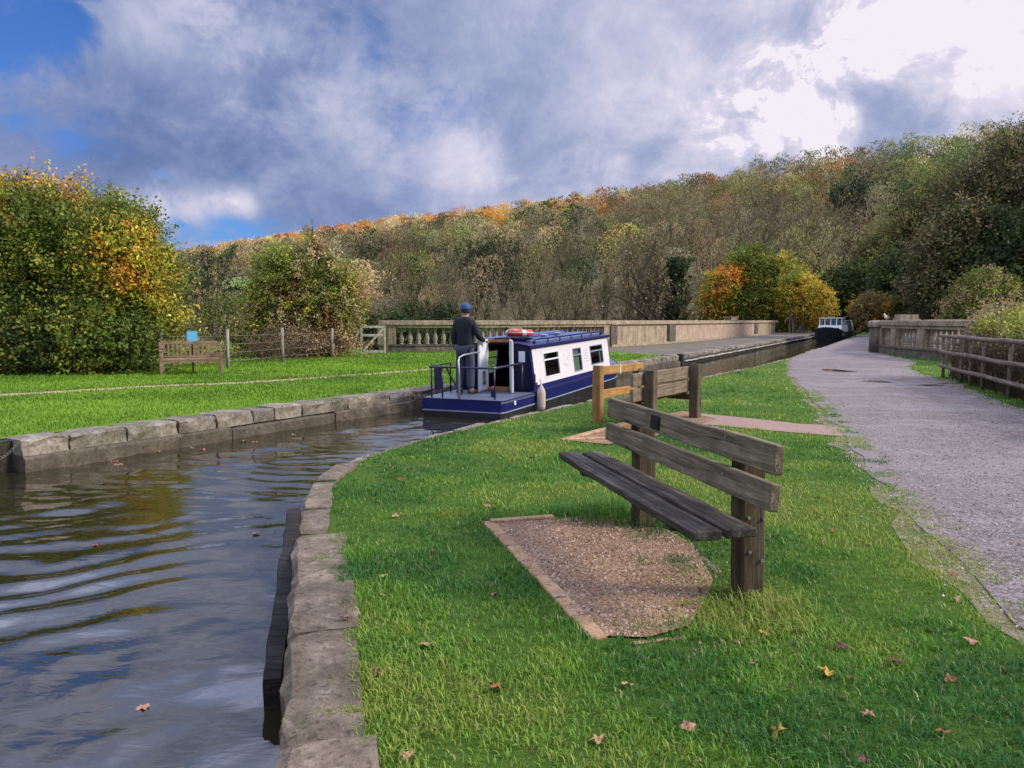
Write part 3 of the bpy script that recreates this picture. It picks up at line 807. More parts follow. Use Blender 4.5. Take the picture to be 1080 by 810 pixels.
mb = MB(); mb.box((.66, .005, .73), (.045, .064, .135)); mb.build('strap', paint('pale_strap', (.6, .58, .55), .6), rl)

# ------------------------------------------------------------------ narrowboat
NAVY = paint('navy_boat_paint', (.007, .012, .095), .25, .08, (.03, .03, .05), spec=.35)
NAVYD = paint('dark_navy_bulkhead', (.005, .006, .035), .45, .05, spec=.15)
ROOFP = paint('roof_blue_paint', (.09, .13, .30), .28, .25, (.2, .2, .24))
BLACK = paint('hull_blacking', (.008, .008, .009), .4, .3, (.05, .045, .035))
CREAM = paint('cream_white_cabin', (.72, .66, .65), .4, .22, (.35, .32, .3))
WHITE = paint('white_door_paint', (.74, .74, .74), .4, .12, (.4, .4, .4))
SILV = paint('pale_rubbing_strip', (.26, .29, .38), .4, .4)
DECK = paint('blue_grey_deck', (.10, .12, .17), .45, .4, (.05, .05, .05))
RAILM = paint('navy_rail_tube', (.012, .016, .05), .3, .2)
STEEL = paint('brushed_tiller_steel', (.36, .37, .40), .35, .3, metal=.6)
ORW = wood('varnished_hatch_wood', [(.25, .11, .03), (.38, .18, .05), (.48, .25, .08)], 1, 0, bump=.2, rough=.4)
t = NT('dark_cabin_glass'); g_ = t.n('ShaderNodeBsdfGlossy'); g_.inputs['Roughness'].default_value = .03; g_.inputs['Color'].default_value = (.5, .53, .52, 1)
tr = t.n('ShaderNodeBsdfTransparent'); tr.inputs['Color'].default_value = (.55, .6, .58, 1)
fr = t.n('ShaderNodeFresnel'); fr.inputs['IOR'].default_value = 1.5
mxs = t.n('ShaderNodeMixShader'); t.l(fr.outputs[0], mxs.inputs[0]); t.l(tr.outputs[0], mxs.inputs[1]); t.l(g_.outputs[0], mxs.inputs[2]); t.l(mxs.outputs[0], t.out.inputs['Surface']); GLASS = t.m
INT = paint('dim_interior_lining', (.05, .04, .03), .8, .3)

HEAD = R(24); TRIM = R(1.4)
BA = R(90) - HEAD
# starboard stern corner stands at (-0.17, 13.88)
BL = Vector((math.sin(HEAD), math.cos(HEAD))); BN = Vector((-math.cos(HEAD), math.sin(HEAD)))
org = Vector((-.145, 14.08)) + BN * .89
boat = empty('narrowboat', (org.x, org.y, WATER), BA); boat.rotation_euler = (0, -TRIM, BA)
tag(boat, 'blue and cream narrowboat with open stern deck under way on the canal', 'narrowboat')
# hull stations: x, half width, gunwale z
ST = [(0, .83, .36), (.12, .87, .36), (.6, .885, .36), (1.5, .90, .36), (1.62, .905, .375), (4.0, .91, .375), (7.0, .90, .39), (7.5, .83, .42), (8.0, .68, .47), (8.4, .46, .52), (8.7, .20, .57), (8.8, .03, .60)]
mb = MB()
lev = [(-.5, .90, 1), (.085, .985, 1)]
def hullz(gz): return [-.5, .118, .120, .138, .142, gz - .03, gz]
secs = []
for x, hw, gz in ST:
    zz = hullz(gz); ws = [hw * .93, hw * .985, hw * 1.0 + .006, hw * 1.0 + .006, hw * .995, hw, hw + .012]
    secs.append([(x, -w_, z_) for w_, z_ in zip(ws, zz)])
n = 7
for side in (-1, 1):
    base = len(mb.v); vs = [(x, y * -side, z_) for s_ in secs for x, y, z_ in s_]
    fs = []; ms = []
    for i in range(len(secs) - 1):
        for j in range(n - 1):
            q = (i * n + j, (i + 1) * n + j, (i + 1) * n + j + 1, i * n + j + 1)
            fs.append(q if side == -1 else q[::-1]); ms.append(0 if j == 0 else (2 if j in (1, 2, 3) else 1))
    b_ = len(mb.v); mb.v += vs; mb.f += [tuple(b_ + k for k in f) for f in fs]; mb.m += ms
# transom
tr_ = [secs[0][j] for j in range(n)]
for j in range(n - 1):
    mb.cur = 0 if j == 0 else (2 if j in (1, 2, 3) else 1)
    a1, a2 = tr_[j], tr_[j + 1]
    mb.quad((0, a1[1], a1[2]), (0, a2[1], a2[2]), (0, -a2[1], a2[2]), (0, -a1[1], a1[2]))
hull = mb.build('hull', [BLACK, NAVY, SILV], boat)
# decks
mb = MB()
def deck_poly(xs):
    return [s_ for s_ in ST if xs[0] - 1e-6 <= s_[0] <= xs[1] + 1e-6]
dp = deck_poly((0, 1.5)); mb.prism([(x, -h) for x, h, g in dp] + [(x, h) for x, h, g in dp[::-1]], .30, .352)
mb.build('stern_deck', DECK, boat)
mb = MB(); fp = deck_poly((7.0, 8.8))
for (x0, h0, g0), (x1, h1, g1) in zip(fp[:-1], fp[1:]):
    mb.quad((x0, -h0, g0 - .01), (x1, -h1, g1 - .01), (x1, h1, g1 - .01), (x0, h0, g0 - .01))
mb.build('bow_deck', DECK, boat)
mb = MB()
gp = deck_poly((1.5, 7.5))
for s_ in (-1, 1):
    for (x0, h0, g0), (x1, h1, g1) in zip(gp[:-1], gp[1:]):
        q = [(x0, s_ * h0, g0 + .001), (x1, s_ * h1, g1 + .001), (x1, s_ * .76, g1 + .001), (x0, s_ * .76, g0 + .001)]
        mb.quad(*(q if s_ < 0 else q[::-1]))
mb.build('gunwale', NAVY, boat)
# cabin
CX0, CX1 = 1.62, 6.95
ZB, ZT = .378, 1.27; YB, YT = .825, .715
def cside(s_, x, z_, o=0.0):
    f = (z_ - ZB) / (ZT - ZB); y = YB + (YT - YB) * f + o
    return (x, s_ * y, z_)
WIN = [(2.30, 3.20, .575, 1.10), (4.12, 4.70, .54, 1.085), (5.37, 6.38, .60, 1.08)]
def wall_cells(s_, xs, zs, holes, mb, o):
    for i in range(len(xs) - 1):
        for j in range(len(zs) - 1):
            cx, cz = (xs[i] + xs[i + 1]) / 2, (zs[j] + zs[j + 1]) / 2
            if any(a < cx < b and c < cz < d for a, b, c, d in holes): continue
            q = [cside(s_, xs[i], zs[j], o), cside(s_, xs[i + 1], zs[j], o), cside(s_, xs[i + 1], zs[j + 1], o), cside(s_, xs[i], zs[j + 1], o)]
            mb.quad(*(q if s_ < 0 else q[::-1]))
for s_ in (-1, 1):
    wb = MB()
    xs = sorted({CX0, CX1} | {v_ for w_ in WIN for v_ in w_[:2]}); zs = sorted({ZB, ZT} | {v_ for w_ in WIN for v_ in w_[2:]})
    wall_cells(s_, xs, zs, WIN, wb, 0.0)
    wb.build('cabin_side', NAVY, boat)
    pb = MB()
    xs = sorted({CX0 + .10, CX1 - .05} | {v_ for w_ in WIN for v_ in w_[:2]}); zs = sorted({ZB + .095, ZT - .06} | {v_ for w_ in WIN for v_ in w_[2:]})
    wall_cells(s_, xs, zs, WIN, pb, .006)
    pb.build('cream_panel', CREAM, boat)
    lb = MB(); 
    wall_cells(s_, sorted({CX0 + .02, CX1 - .02} | {v_ for w_ in WIN for v_ in w_[:2]}), sorted({ZB, ZT - .02} | {v_ for w_ in WIN for v_ in w_[2:]}), WIN, lb, -.05)
    lb.build('cabin_lining', INT, boat)
    for k, (a, b, c, d) in enumerate(WIN):
        fm = MB(); hm = d - (d - c) * .30; fw = .022
        for (x0, x1, z0, z1) in ((a, b, c, c + fw), (a, b, d - fw, d), (a, a + fw, c + fw, d - fw), (b - fw, b, c + fw, d - fw), (a + fw, b - fw, hm - .014, hm + .014)):
            q = [cside(s_, x0, z0, -.03), cside(s_, x1, z0, -.03), cside(s_, x1, z1, -.03), cside(s_, x0, z1, -.03), cside(s_, x0, z0, .014), cside(s_, x1, z0, .014), cside(s_, x1, z1, .014), cside(s_, x0, z1, .014)]
            fm.hexa(q)
        f_ = fm.build('window', SILV if k != 0 else WHITE, boat)
        gm = MB(); q = [cside(s_, a + fw, c + fw, -.005), cside(s_, b - fw, c + fw, -.005), cside(s_, b - fw, hm - .014, -.005), cside(s_, a + fw, hm - .014, -.005)]
        gm.quad(*q); q = [cside(s_, a + fw, hm + .014, -.005), cside(s_, b - fw, hm + .014, -.005), cside(s_, b - fw, d - fw, -.005), cside(s_, a + fw, d - fw, -.005)]
        gm.quad(*q); gm.build('pane', GLASS, f_)
        if s_ < 0 and k == 1:   # pale green sheet behind the narrow window
            cm = MB(); cm.quad(*[cside(s_, x, z_, -.045) for x, z_ in ((a, c), (b, c), (b, d), (a, d))]); cm.build('green_sheet', paint('pale_green_sheet', (.34, .52, .44), .8, .2), f_)
        if s_ < 0 and k == 2:
            cm = MB(); cm.quad(*[cside(s_, x, z_, -.045) for x, z_ in ((b - .16, c), (b - .03, c), (b - .03, hm), (b - .16, hm))]); cm.build('curtain', paint('grey_curtain', (.4, .44, .45), .8, .2), f_)
# bulkheads with a door opening aft (offset to port of centre)
OP0, OP1, OZ0, OZ1 = .19, -.28, .36, 1.36
mb = MB()
def bh(y0, y1, z0, z1, x=CX0):
    return (x, y0, z0), (x, y1, z0), (x, y1, z1), (x, y0, z1)
mb.add([(CX0, -YB, ZB - .1), (CX0, OP1, ZB - .1), (CX0, OP1, ZT + .075), (CX0, -YT, ZT), (CX0, OP0, ZB - .1), (CX0, YB, ZB - .1), (CX0, YT, ZT), (CX0, OP0, ZT + .08)], [(0, 3, 2, 1), (4, 7, 6, 5)])
mb.quad((CX0, OP1, ZT + .03), (CX0, OP1, ZT + .075), (CX0, OP0, ZT + .08), (CX0, OP0, ZT + .03))
mb.build('rear_bulkhead', NAVYD, boat)
mb = MB(); mb.add([(CX1, -YB, ZB), (CX1, YB, ZB), (CX1, YT, ZT), (CX1, 0, ZT + .08), (CX1, -YT, ZT)], [(0, 1, 2, 3, 4)]); mb.build('front_bulkhead', NAVY, boat)
mb = MB(); mb.quad((CX0, -.8, .14), (CX1, -.8, .14), (CX1, .8, .14), (CX0, .8, .14)); mb.build('cabin_floor', INT, boat)
mb = MB(); mb.box((CX0 + .05, (OP0 + OP1) / 2, .385), (.3, OP0 - OP1, .06)); mb.build('door_sill', ORW, boat)
mb = MB(); mb.box((CX0 - .01, (OP0 + OP1) / 2 + .02, 1.375), (.06, OP0 - OP1 + .16, .05)); mb.build('hatch_lintel', ORW, boat)
mb = MB(); mb.box((4.4, .55, .40), (1.2, .36, .45)); mb.build('galley_locker', INT, boat)
# roof
mb = MB(); xs = [CX0 + .62] + [CX0 + .62 + i * (CX1 + .05 - CX0 - .62) / 10 for i in range(1, 11)]
def roofz(y): return ZT + .09 * (1 - (y / .78) ** 2)
ys = [-.86 + .172 * i for i in range(11)]
def roofpatch(mb, x0, x1, y0, y1, dz=0.0):
    yy = [y0 + (y1 - y0) * i / 8 for i in range(9)]
    for a, b in zip(yy[:-1], yy[1:]):
        mb.quad((x0, a, roofz(a) + dz), (x1, a, roofz(a) + dz), (x1, b, roofz(b) + dz), (x0, b, roofz(b) + dz))
        mb.quad((x0, b, roofz(b) + dz - .03), (x1, b, roofz(b) + dz - .03), (x1, a, roofz(a) + dz - .03), (x0, a, roofz(a) + dz - .03))
roofpatch(mb, CX0 + .75, CX1 + .05, -.775, .775); roofpatch(mb, CX0 - .02, CX0 + .75, -.775, OP1); roofpatch(mb, CX0 - .02, CX0 + .75, OP0, .775)
for s_ in (-1, 1): mb.box(((CX0 + CX1) / 2, s_ * .765, ZT - .012), (CX1 - CX0 + .1, .03, .055))
mb.build('roof', NAVY, boat)
mb = MB(); roofpatch(mb, CX0 + .75, CX1 - .1, -.54, .54, .004); mb.build('roof_deck', ROOFP, boat)
mb = MB(); roofpatch(mb, CX0 + .55, CX0 + 1.35, OP1 - .03, OP0 + .03, .05); mb.box((CX0 + .57, (OP0 + OP1) / 2, ZT + .095), (.04, .74, .07)); mb.build('sliding_hatch', NAVYD, boat)
for s_ in (-1, 1):
    mb = MB(); x0, x1 = CX0 + .5, CX1 - .15
    pts = [(x0, s_ * .60, roofz(.60) + .0)] + [(x0 + .1 + (x1 - x0 - .2) * i / 6, s_ * .60, roofz(.60) + .075) for i in range(7)] + [(x1, s_ * .60, roofz(.60))]
    mb.tube(pts, .022, 8)
    for i in range(7):
        x = x0 + .1 + (x1 - x0 - .2) * i / 6; mb.tube([(x, s_ * .60, roofz(.60) - .01), (x, s_ * .60, roofz(.60) + .07)], .014, 6)
    mb.build('handrail', NAVY if s_ < 0 else ROOFP, boat, smooth=True)
for x_, y_ in ((3.6, -.25), (4.6, -.2)):
    mb = MB(); mb.lathe([(.075, 0), (.075, .05), (.10, .055), (.10, .075), (.03, .09)], (x_, y_, roofz(y_)), 14); mb.build('roof_vent', SILV, boat)
mb = MB(); mb.box((4.6, .1, roofz(.1) + .05), (2.2, .18, .05)); mb.box((4.5, .3, roofz(.3) + .04), (2.4, .07, .06)); mb.build('gang_plank', ROOFP, boat)
# doors swung open aft
def door_leaf(y, ang, emblem):
    e_ = bpy.data.objects.new('door', None)
    mb = MB(); mb.box((-.25, 0, .885), (.50, .035, 1.04)); 
    o = mb.build('door', WHITE, boat, bevel=.006)
    o.location = (CX0 - .01, y, 0); o.rotation_euler = (0, 0, ang)
    fm = MB()
    sy = -.022
    for (x0, x1, z0, z1) in ((-.48, -.44, .39, 1.38), (-.06, -.02, .39, 1.38), (-.44, -.06, .39, .43), (-.44, -.06, 1.34, 1.38)):
        fm.box(((x0 + x1) / 2, sy, (z0 + z1) / 2), (x1 - x0, .012, z1 - z0))
    fm.build('door_trim', WHITE, o, bevel=.003)
    if emblem:
        q = MB(); q.box((-.25, -.0195, .60), (.17, .006, .22)); q.build('notice', paint('grey_green_notice', (.33, .40, .36), .5, .2), o)
        q = MB()
        for dx, dz, r_ in ((0, .12, .035), (-.035, .15, .02), (.035, .15, .02), (0, .06, .025)):
            q.tube([(-.25 + dx, -.0235, .60 + dz), (-.25 + dx, -.0265, .60 + dz)], r_, 12)
        q.box((-.25, -.0245, .55), (.10, .004, .02)); q.box((-.25, -.0245, .52), (.12, .004, .02)); q.build('emblem', BLACK, o)
    return o
door_leaf(OP0 + .02, R(4), True)
door_leaf(OP1 - .02, R(29), False)
mb = MB(); mb.box((CX0 - .006, -.56, 1.06), (.006, .14, .22)); mb.build('paper_notice', paint('pale_blue_notice', (.52, .58, .72), .6, .1), boat)
mb = MB(); mb.tube([(CX0 + .02, -YB - .002, .46), (CX0 + .05, -YB - .002, .56), (CX0 + .10, -.80, .70)], .012, 6); mb.torus((CX0 + .13, -.825, .50), .03, .008, Matrix.Rotation(R(90), 3, 'X'), 14, 6); mb.build('rope_hook', BLACK, boat)
# stern rail
mb = MB(); zr = .94
mb.tube([(1.47, -.63, zr), (.27, -.63, zr), (.14, -.55, zr), (.12, .5, zr), (.12, .72, zr), (.30, .80, zr)], .02, 8)
for x_, y_ in ((.20, -.61), (1.47, -.63), (.13, .46), (.14, .70)): mb.tube([(x_, y_, .35), (x_, y_, zr)], .017, 8)
mb.tube([(1.05, .78, .35), (1.05, .78, zr), (.30, .80, zr)], .017, 8)
mb.build('stern_rail', RAILM, boat, smooth=True)
mb = MB(); mb.box((.17, .56, .72), (.14, .13, .42)); mb.build('control_box', RAILM, boat, bevel=.012)
mb = MB(); mb.tube([(.05, .06, .34), (.07, .06, .85), (.12, .10, 1.06), (.20, .12, 1.13), (.36, .11, 1.165), (.80, -.02, 1.20)], [.022, .020, .018, .017, .017, .015], 10); mb.build('tiller', STEEL, boat, smooth=True)
mb = MB(); mb.tube([(.62, .30, .35), (.42, .46, .78), (.36, .50, .93)], .02, 8); mb.build('deck_stay', RAILM, boat)
mb = MB(); mb.lathe([(.05, 0), (.05, .14), (.035, .15)], (.55, -.42, .352), 12); fb = mb.build('stern_dolly', NAVY, boat)
mb = MB(); mb.lathe([(.036, 0), (.036, .05), (.01, .06)], (.55, -.42, .503), 12); mb.build('dolly_cap', paint('red_cap', (.55, .06, .04), .4), fb)
mb = MB(); mb.torus((.50, -.892, .265), .035, .010, Matrix.Rotation(R(90), 3, 'X'), 16, 6); mb.torus((.50, -.892, .265), .014, .006, Matrix.Rotation(R(90), 3, 'X'), 12, 6); mb.build('mooring_eye', WHITE, boat)
# faint side lettering: swirl emblem and lines of small script, too worn to read
FAINT = paint('faded_sign_paint', (.56, .48, .47), .5, .1)
mb = MB()
rr = random.Random(4)
for i in range(9):
    x = 3.42 + rr.uniform(0, .4); z_ = .70 + rr.uniform(0, .26); p = [cside(-1, x + .05 * math.sin(k * .9 + i), z_ + .02 * k * math.cos(i), .008) for k in range(4)]
    mb.tube(p, .005, 4)
mb.build('faded_emblem', FAINT, boat)
mb = MB()
for i in range(5):
    z_ = .98 - .065 * i; x0 = 4.86 + rr.uniform(0, .03); x1 = 5.24 - rr.uniform(0, .06); x = x0
    while x < x1:
        l_ = rr.uniform(.02, .06); q = [cside(-1, xx, zz, .0085) for xx, zz in ((x, z_), (x + l_, z_), (x + l_, z_ + .022), (x, z_ + .022))]; mb.quad(*q); x += l_ + .015
mb.build('faded_script', FAINT, boat)

def boat_pt(x, y, z):  # boat frame -> world
    return Vector((org.x + BL.x * x + BN.x * y, org.y + BL.y * x + BN.y * y, WATER + z + x * math.sin(TRIM)))
# fender hanging at the starboard side
p = boat_pt(1.55, -1.0, 0)
fe = empty('boat_fender', (p.x, p.y, WATER)); tag(fe, 'pale sausage fender hanging on the blue hull below the cabin corner', 'fender')
mb = MB(); mb.lathe([(.02, .02), (.075, .05), (.088, .12), (.088, .38), (.07, .45), (.03, .52), (.012, .56)], (0, 0, 0), 16); mb.build('fender_body', paint('buff_fender_rope', (.52, .42, .33), .8, .3), fe, smooth=True)
mb = MB(); mb.tube([(0, 0, .54), (-.03, .03, .66)], .010, 6); mb.build('lanyard', paint('old_rope', (.4, .35, .28), .9), fe)
# lifebuoy on the roof
p = boat_pt(2.43, -.14, roofz(.1) + .145)
lf = empty('lifebuoy', tuple(p), BA); tag(lf, 'red lifebuoy with white bands lying on the narrowboat roof', 'lifebuoy')
RED = paint('lifebuoy_red', (.62, .05, .035), .4, .1)
mb = MB(); mb.torus((0, 0, 0), .235, .070, None, 32, 14); mb.build('ring', RED, lf, smooth=True)
BWH = paint('buoy_white', (.75, .7, .68), .5)
for k in range(4):
    mb = MB(); mb.torus((0, 0, 0), .235, .073, None, 5, 14, (k / 4 + .10, k / 4 + .15)); mb.build('band', BWH, lf, smooth=True)
mb = MB(); mb.torus((0, 0, .01), .305, .009, None, 32, 6); mb.build('grab_line', paint('line_white', (.7, .66, .6), .7), lf)

# ------------------------------------------------------------------ helmsman
def skin_obj(name, pts, edges, rad, root, mat, parent, sub=2):
    me = bpy.data.meshes.new(name); me.from_pydata(pts, edges, []); me.update()
    o = link(name, me, mat, parent)
    sk = o.modifiers.new('skin', 'SKIN'); sk.use_smooth_shade = True
    if not me.skin_vertices: raise RuntimeError('no skin layer')
    for i, r_ in enumerate(rad):
        rr_ = r_ if isinstance(r_, tuple) else (r_, r_)
        me.skin_vertices[0].data[i].radius = rr_; me.skin_vertices[0].data[i].use_root = (i == root)
    s_ = o.modifiers.new('sub', 'SUBSURF'); s_.levels = sub; s_.render_levels = sub
    return o
pp = boat_pt(.87, .36, .352)
man = empty('person', tuple(pp), BA - PI / 2)   # local +y = facing the bow, +x = right
tag(man, 'helmsman in dark navy jacket, trousers and blue cap standing at the tiller', 'person')
SKIN = paint('skin_tone', (.48, .28, .20), .5, .1)
J = dict(pelvis=(0, 0, .93), waist=(0, .01, 1.08), chest=(0, .0, 1.28), upper=(0, -.01, 1.42), neck=(.01, .0, 1.51), jaw=(.015, .03, 1.58), head=(.015, .02, 1.66), crown=(.015, .01, 1.73),
         rs=(.18, -.01, 1.40), re=(.27, .06, 1.14), rw=(.27, .30, 1.05), ls=(-.18, -.01, 1.40), le=(-.24, -.05, 1.12), lw=(-.22, .05, .89),
         rh=(.09, 0, .89), rk=(.10, .04, .50), ra=(.12, .0, .09), rt=(.15, .16, .04), lh=(-.09, 0, .89), lk=(-.11, .02, .50), la=(-.12, -.04, .09), lt=(-.15, .12, .04))
Rr = dict(pelvis=(.15, .11), waist=(.14, .10), chest=(.165, .11), upper=(.11, .075), neck=.052, jaw=(.065, .075), head=(.078, .095), crown=(.06, .075), rs=.065, re=.045, rw=.032, ls=.065, le=.045, lw=.032,
          rh=.085, rk=.058, ra=.042, rt=.035, lh=.085, lk=.058, la=.042, lt=.035)
E_ = [('pelvis', 'waist'), ('waist', 'chest'), ('chest', 'upper'), ('upper', 'neck'), ('neck', 'jaw'), ('jaw', 'head'), ('head', 'crown'), ('upper', 'rs'), ('rs', 're'), ('re', 'rw'), ('upper', 'ls'), ('ls', 'le'), ('le', 'lw'),
      ('pelvis', 'rh'), ('rh', 'rk'), ('rk', 'ra'), ('ra', 'rt'), ('pelvis', 'lh'), ('lh', 'lk'), ('lk', 'la'), ('la', 'lt')]
names = list(J); pts = [J[n_] for n_ in names]; rad = [Rr[n_] for n_ in names]; ed_ = [(names.index(a), names.index(b)) for a, b in E_]
def addp(p, r_, frm):
    pts.append(tuple(p)); rad.append(r_); ed_.append((frm, len(pts) - 1)); return len(pts) - 1
# hands: palm then five fingers, thumb from the side of the palm
def hand(wr, d, side, curl):
    d = Vector(d).normalized(); s_ = Vector(side).normalized(); dn = Vector(curl).normalized()
    w0 = Vector(J[wr]); palm = addp(w0 + d * .06, (.034, .018), names.index(wr))
    for k, L_ in enumerate((.075, .085, .08, .062)):
        o_ = s_ * (.028 - .019 * k)
        k0 = addp(w0 + d * .10 + o_, .0095, palm); k1 = addp(w0 + d * (.10 + L_ * .5) + o_ + dn * .018, .0088, k0); addp(w0 + d * (.10 + L_ * .62) + o_ + dn * .05, .0078, k1)
    t0 = addp(w0 + d * .05 + s_ * .045 + dn * .012, .010, palm); addp(w0 + d * .085 + s_ * .058 + dn * .03, .0085, t0)
hand('rw', (.1, 1, -.05), (-1, .1, 0), (0, .2, -1)); hand('lw', (.05, .25, -1), (.3, 1, .2), (.9, .2, -.2))
nose = addp((.02, .125, 1.64), .014, names.index('head')); addp((.02, .135, 1.625), .011, nose)
body = skin_obj('body', pts, ed_, rad, 0, SKIN, man)
JK = paint('navy_jacket_cloth', (.012, .013, .020), .85, .25, (.02, .02, .025), 8)
TR = paint('navy_trouser_cloth', (.050, .055, .080), .85, .3, (.04, .045, .06), 8)
sub_ = ['pelvis', 'waist', 'chest', 'upper', 'rs', 're', 'rw', 'ls', 'le', 'lw']
jp = [J[n_] for n_ in sub_]; jp[0] = (0, 0, .86)
je = [(sub_.index(a), sub_.index(b)) for a, b in E_ if a in sub_ and b in sub_]
jr = [(.20, .15), (.195, .145), (.205, .14), (.155, .115), .085, .068, .05, .085, .068, .05]
jp.append((.01, -.004, 1.545)); jr.append((.082, .082)); je.append((3, len(jp) - 1))
skin_obj('jacket', jp, je, jr, 0, JK, man)
sub_ = ['pelvis', 'rh', 'rk', 'ra', 'lh', 'lk', 'la']
tp = [J[n_] for n_ in sub_]; te = [(sub_.index(a), sub_.index(b)) for a, b in E_ if a in sub_ and b in sub_]
skin_obj('trousers', tp, te, [(.165, .125), .115, .098, .082, .115, .098, .082], 0, TR, man)
SHOE = paint('brown_shoe', (.10, .045, .03), .5, .2)
for s_, a_, t_ in ((1, 'ra', 'rt'), (-1, 'la', 'lt')):
    ax, ay, _ = J[a_]; tx_, ty_, _ = J[t_]
    skin_obj('shoe', [(ax - .005 * s_, ay - .06, .045), (ax, ay + .01, .06), (tx_, ty_ - .04, .045), (tx_ + .01 * s_, ty_ + .05, .035)], [(0, 1), (1, 2), (2, 3)], [.042, .052, .048, .034], 1, SHOE, man)
CAPM = paint('blue_cap_cloth', (.035, .085, .22), .8, .2, (.03, .05, .1))
mb = MB(); prof = [(.098, 0), (.103, .03), (.100, .07), (.085, .105), (.055, .128), (.015, .138), (.008, .148)]
mb.lathe([(r_, z_) for r_, z_ in prof], (.015, .012, 1.665), 20, 1, 1.14)
mb.add([(.015 + .075 * math.cos(t_), .10 + (.11) * math.sin(t_) * f + .0, 1.680 - .018 * f) for f in (0, 1) for t_ in [PI * i / 8 for i in range(9)]], [(i, i + 1, 10 + i, 9 + i) for i in range(8)])
mb.build('cap', CAPM, man, smooth=True)
mb = MB()
mb.lathe([(.086, 0), (.092, .03), (.094, .07)], (.015, .006, 1.61), 18, 1, 1.0); mb.build('hair', paint('dark_hair', (.03, .02, .015), .7), man, smooth=True)

# ------------------------------------------------------------------ moored boat far along the canal
fb = Vector((.5, .866)); fa = math.atan2(fb.y, fb.x)
mboat = empty('moored_boat', (25.15, 62.0, WATER), fa + R(2.5)); tag(mboat, 'black-hulled boat with white wheelhouse moored far down the canal', 'boat')
FS = [(0, .30, 1.30), (.25, .72, 1.22), (.8, .98, 1.12), (1.8, 1.08, 1.0), (3.5, 1.05, .9), (16, 1.05, .85)]
mb = MB()
for s_ in (-1, 1):
    for (x0, h0, g0), (x1, h1, g1) in zip(FS[:-1], FS[1:]):
        for za, zb, m_, k0, k1 in ((0, .55, 0, .75, .95), (.55, .9, 0, .95, 1.0), (.9, 1, 1, 1.02, 1.02)):
            A0, B0, A1, B1 = [(x0, s_ * h0 * k0, -.4 + (g0 + .4) * za), (x0, s_ * h0 * k1, -.4 + (g0 + .4) * zb), (x1, s_ * h1 * k0, -.4 + (g1 + .4) * za), (x1, s_ * h1 * k1, -.4 + (g1 + .4) * zb)]
            mb.cur = m_; mb.quad(*( (A0, A1, B1, B0) if s_ < 0 else (A0, B0, B1, A1)))
mb.cur = 0; mb.quad((16, -1.05, -.4), (16, 1.05, -.4), (16, 1.05, .85), (16, -1.05, .85))
mb.quad((0, .285, -.4), (0, -.285, -.4), (0, -.30, 1.30), (0, .30, 1.30))
mb.build('hull', [paint('moored_hull_black', (.006, .006, .008), .6, .25, (.04, .035, .03), spec=.2), paint('hull_black_band', (.010, .012, .025), .5, .3, spec=.2)], mboat)
mb = MB()
for (x0, h0, g0), (x1, h1, g1) in zip(FS[:-1], FS[1:]): mb.quad((x0, -h0, g0 - .04), (x1, -h1, g1 - .04), (x1, h1, g1 - .04), (x0, h0, g0 - .04))
mb.build('deck', DECK, mboat)
mb = MB(); mb.hexa([(2.2, -.95, .85), (9, -.95, .85), (9, .95, .85), (2.2, .95, .85), (2.55, -.88, 1.42), (9, -.88, 1.42), (9, .88, 1.42), (2.55, .88, 1.42)]); cab = mb.build('cabin', CREAM, mboat)
mb = MB()
for y_ in (-.62, .62): mb.hexa([(2.30 - .012, y_ - .1, 1.02), (2.30 - .012, y_ + .1, 1.02), (2.32, y_ + .1, 1.02), (2.32, y_ - .1, 1.02), (2.44 - .012, y_ - .1, 1.24), (2.44 - .012, y_ + .1, 1.24), (2.46, y_ + .1, 1.24), (2.46, y_ - .1, 1.24)])
mb.build('porthole', BLACK, cab)
mb = MB(); 
for x0, y0 in ((3.2, -.86), (3.2, 0), (3.2, .86), (5.2, -.86), (5.2, .86), (3.2, -.45), (3.2, .45)): mb.box((x0, y0, 1.70), (.09, .08, .62))
mb.box((4.2, 0, 2.03), (2.3, 1.86, .07)); wh = mb.build('wheelhouse', WHITE, mboat, bevel=.01)
mb = MB(); mb.quad((3.2, -.86, 1.42), (3.2, .86, 1.42), (3.2, .86, 2.0), (3.2, -.86, 2.0)); mb.quad((3.2, -.86, 1.42), (5.2, -.86, 1.42), (5.2, -.86, 2.0), (3.2, -.86, 2.0)); mb.build('windscreen', GLASS, wh)
TEALC = paint('faded_teal_canvas', (.06, .11, .12), .8, .4, (.2, .25, .25))
mb = MB(); mb.hexa([(9, -.98, .85), (15.6, -.98, .85), (15.6, .98, .85), (9, .98, .85), (9, -.8, 1.85), (15.6, -.8, 1.85), (15.6, .8, 1.85), (9, .8, 1.85)]); mb.build('canvas_cover', TEALC, mboat, bevel=.1)
for k in range(3):
    mb = MB(); c_ = (1.0 + k * .9, -1.12, .55); mb.torus(c_, .16, .06, Matrix.Rotation(R(90), 3, 'X') @ Matrix.Rotation(R(0), 3, 'Z'), 14, 8); mb.build('tyre_fender', BLACK, mboat, smooth=True)
mb = MB(); mb.tube([(4.6, .1, 2.05), (4.6, .1, 2.75)], .025, 6); mb.tube([(4.6, -.35, 2.35), (4.6, .45, 2.35)], .018, 6); mb.build('mast', paint('mast_brown', (.2, .1, .05), .5), mboat)

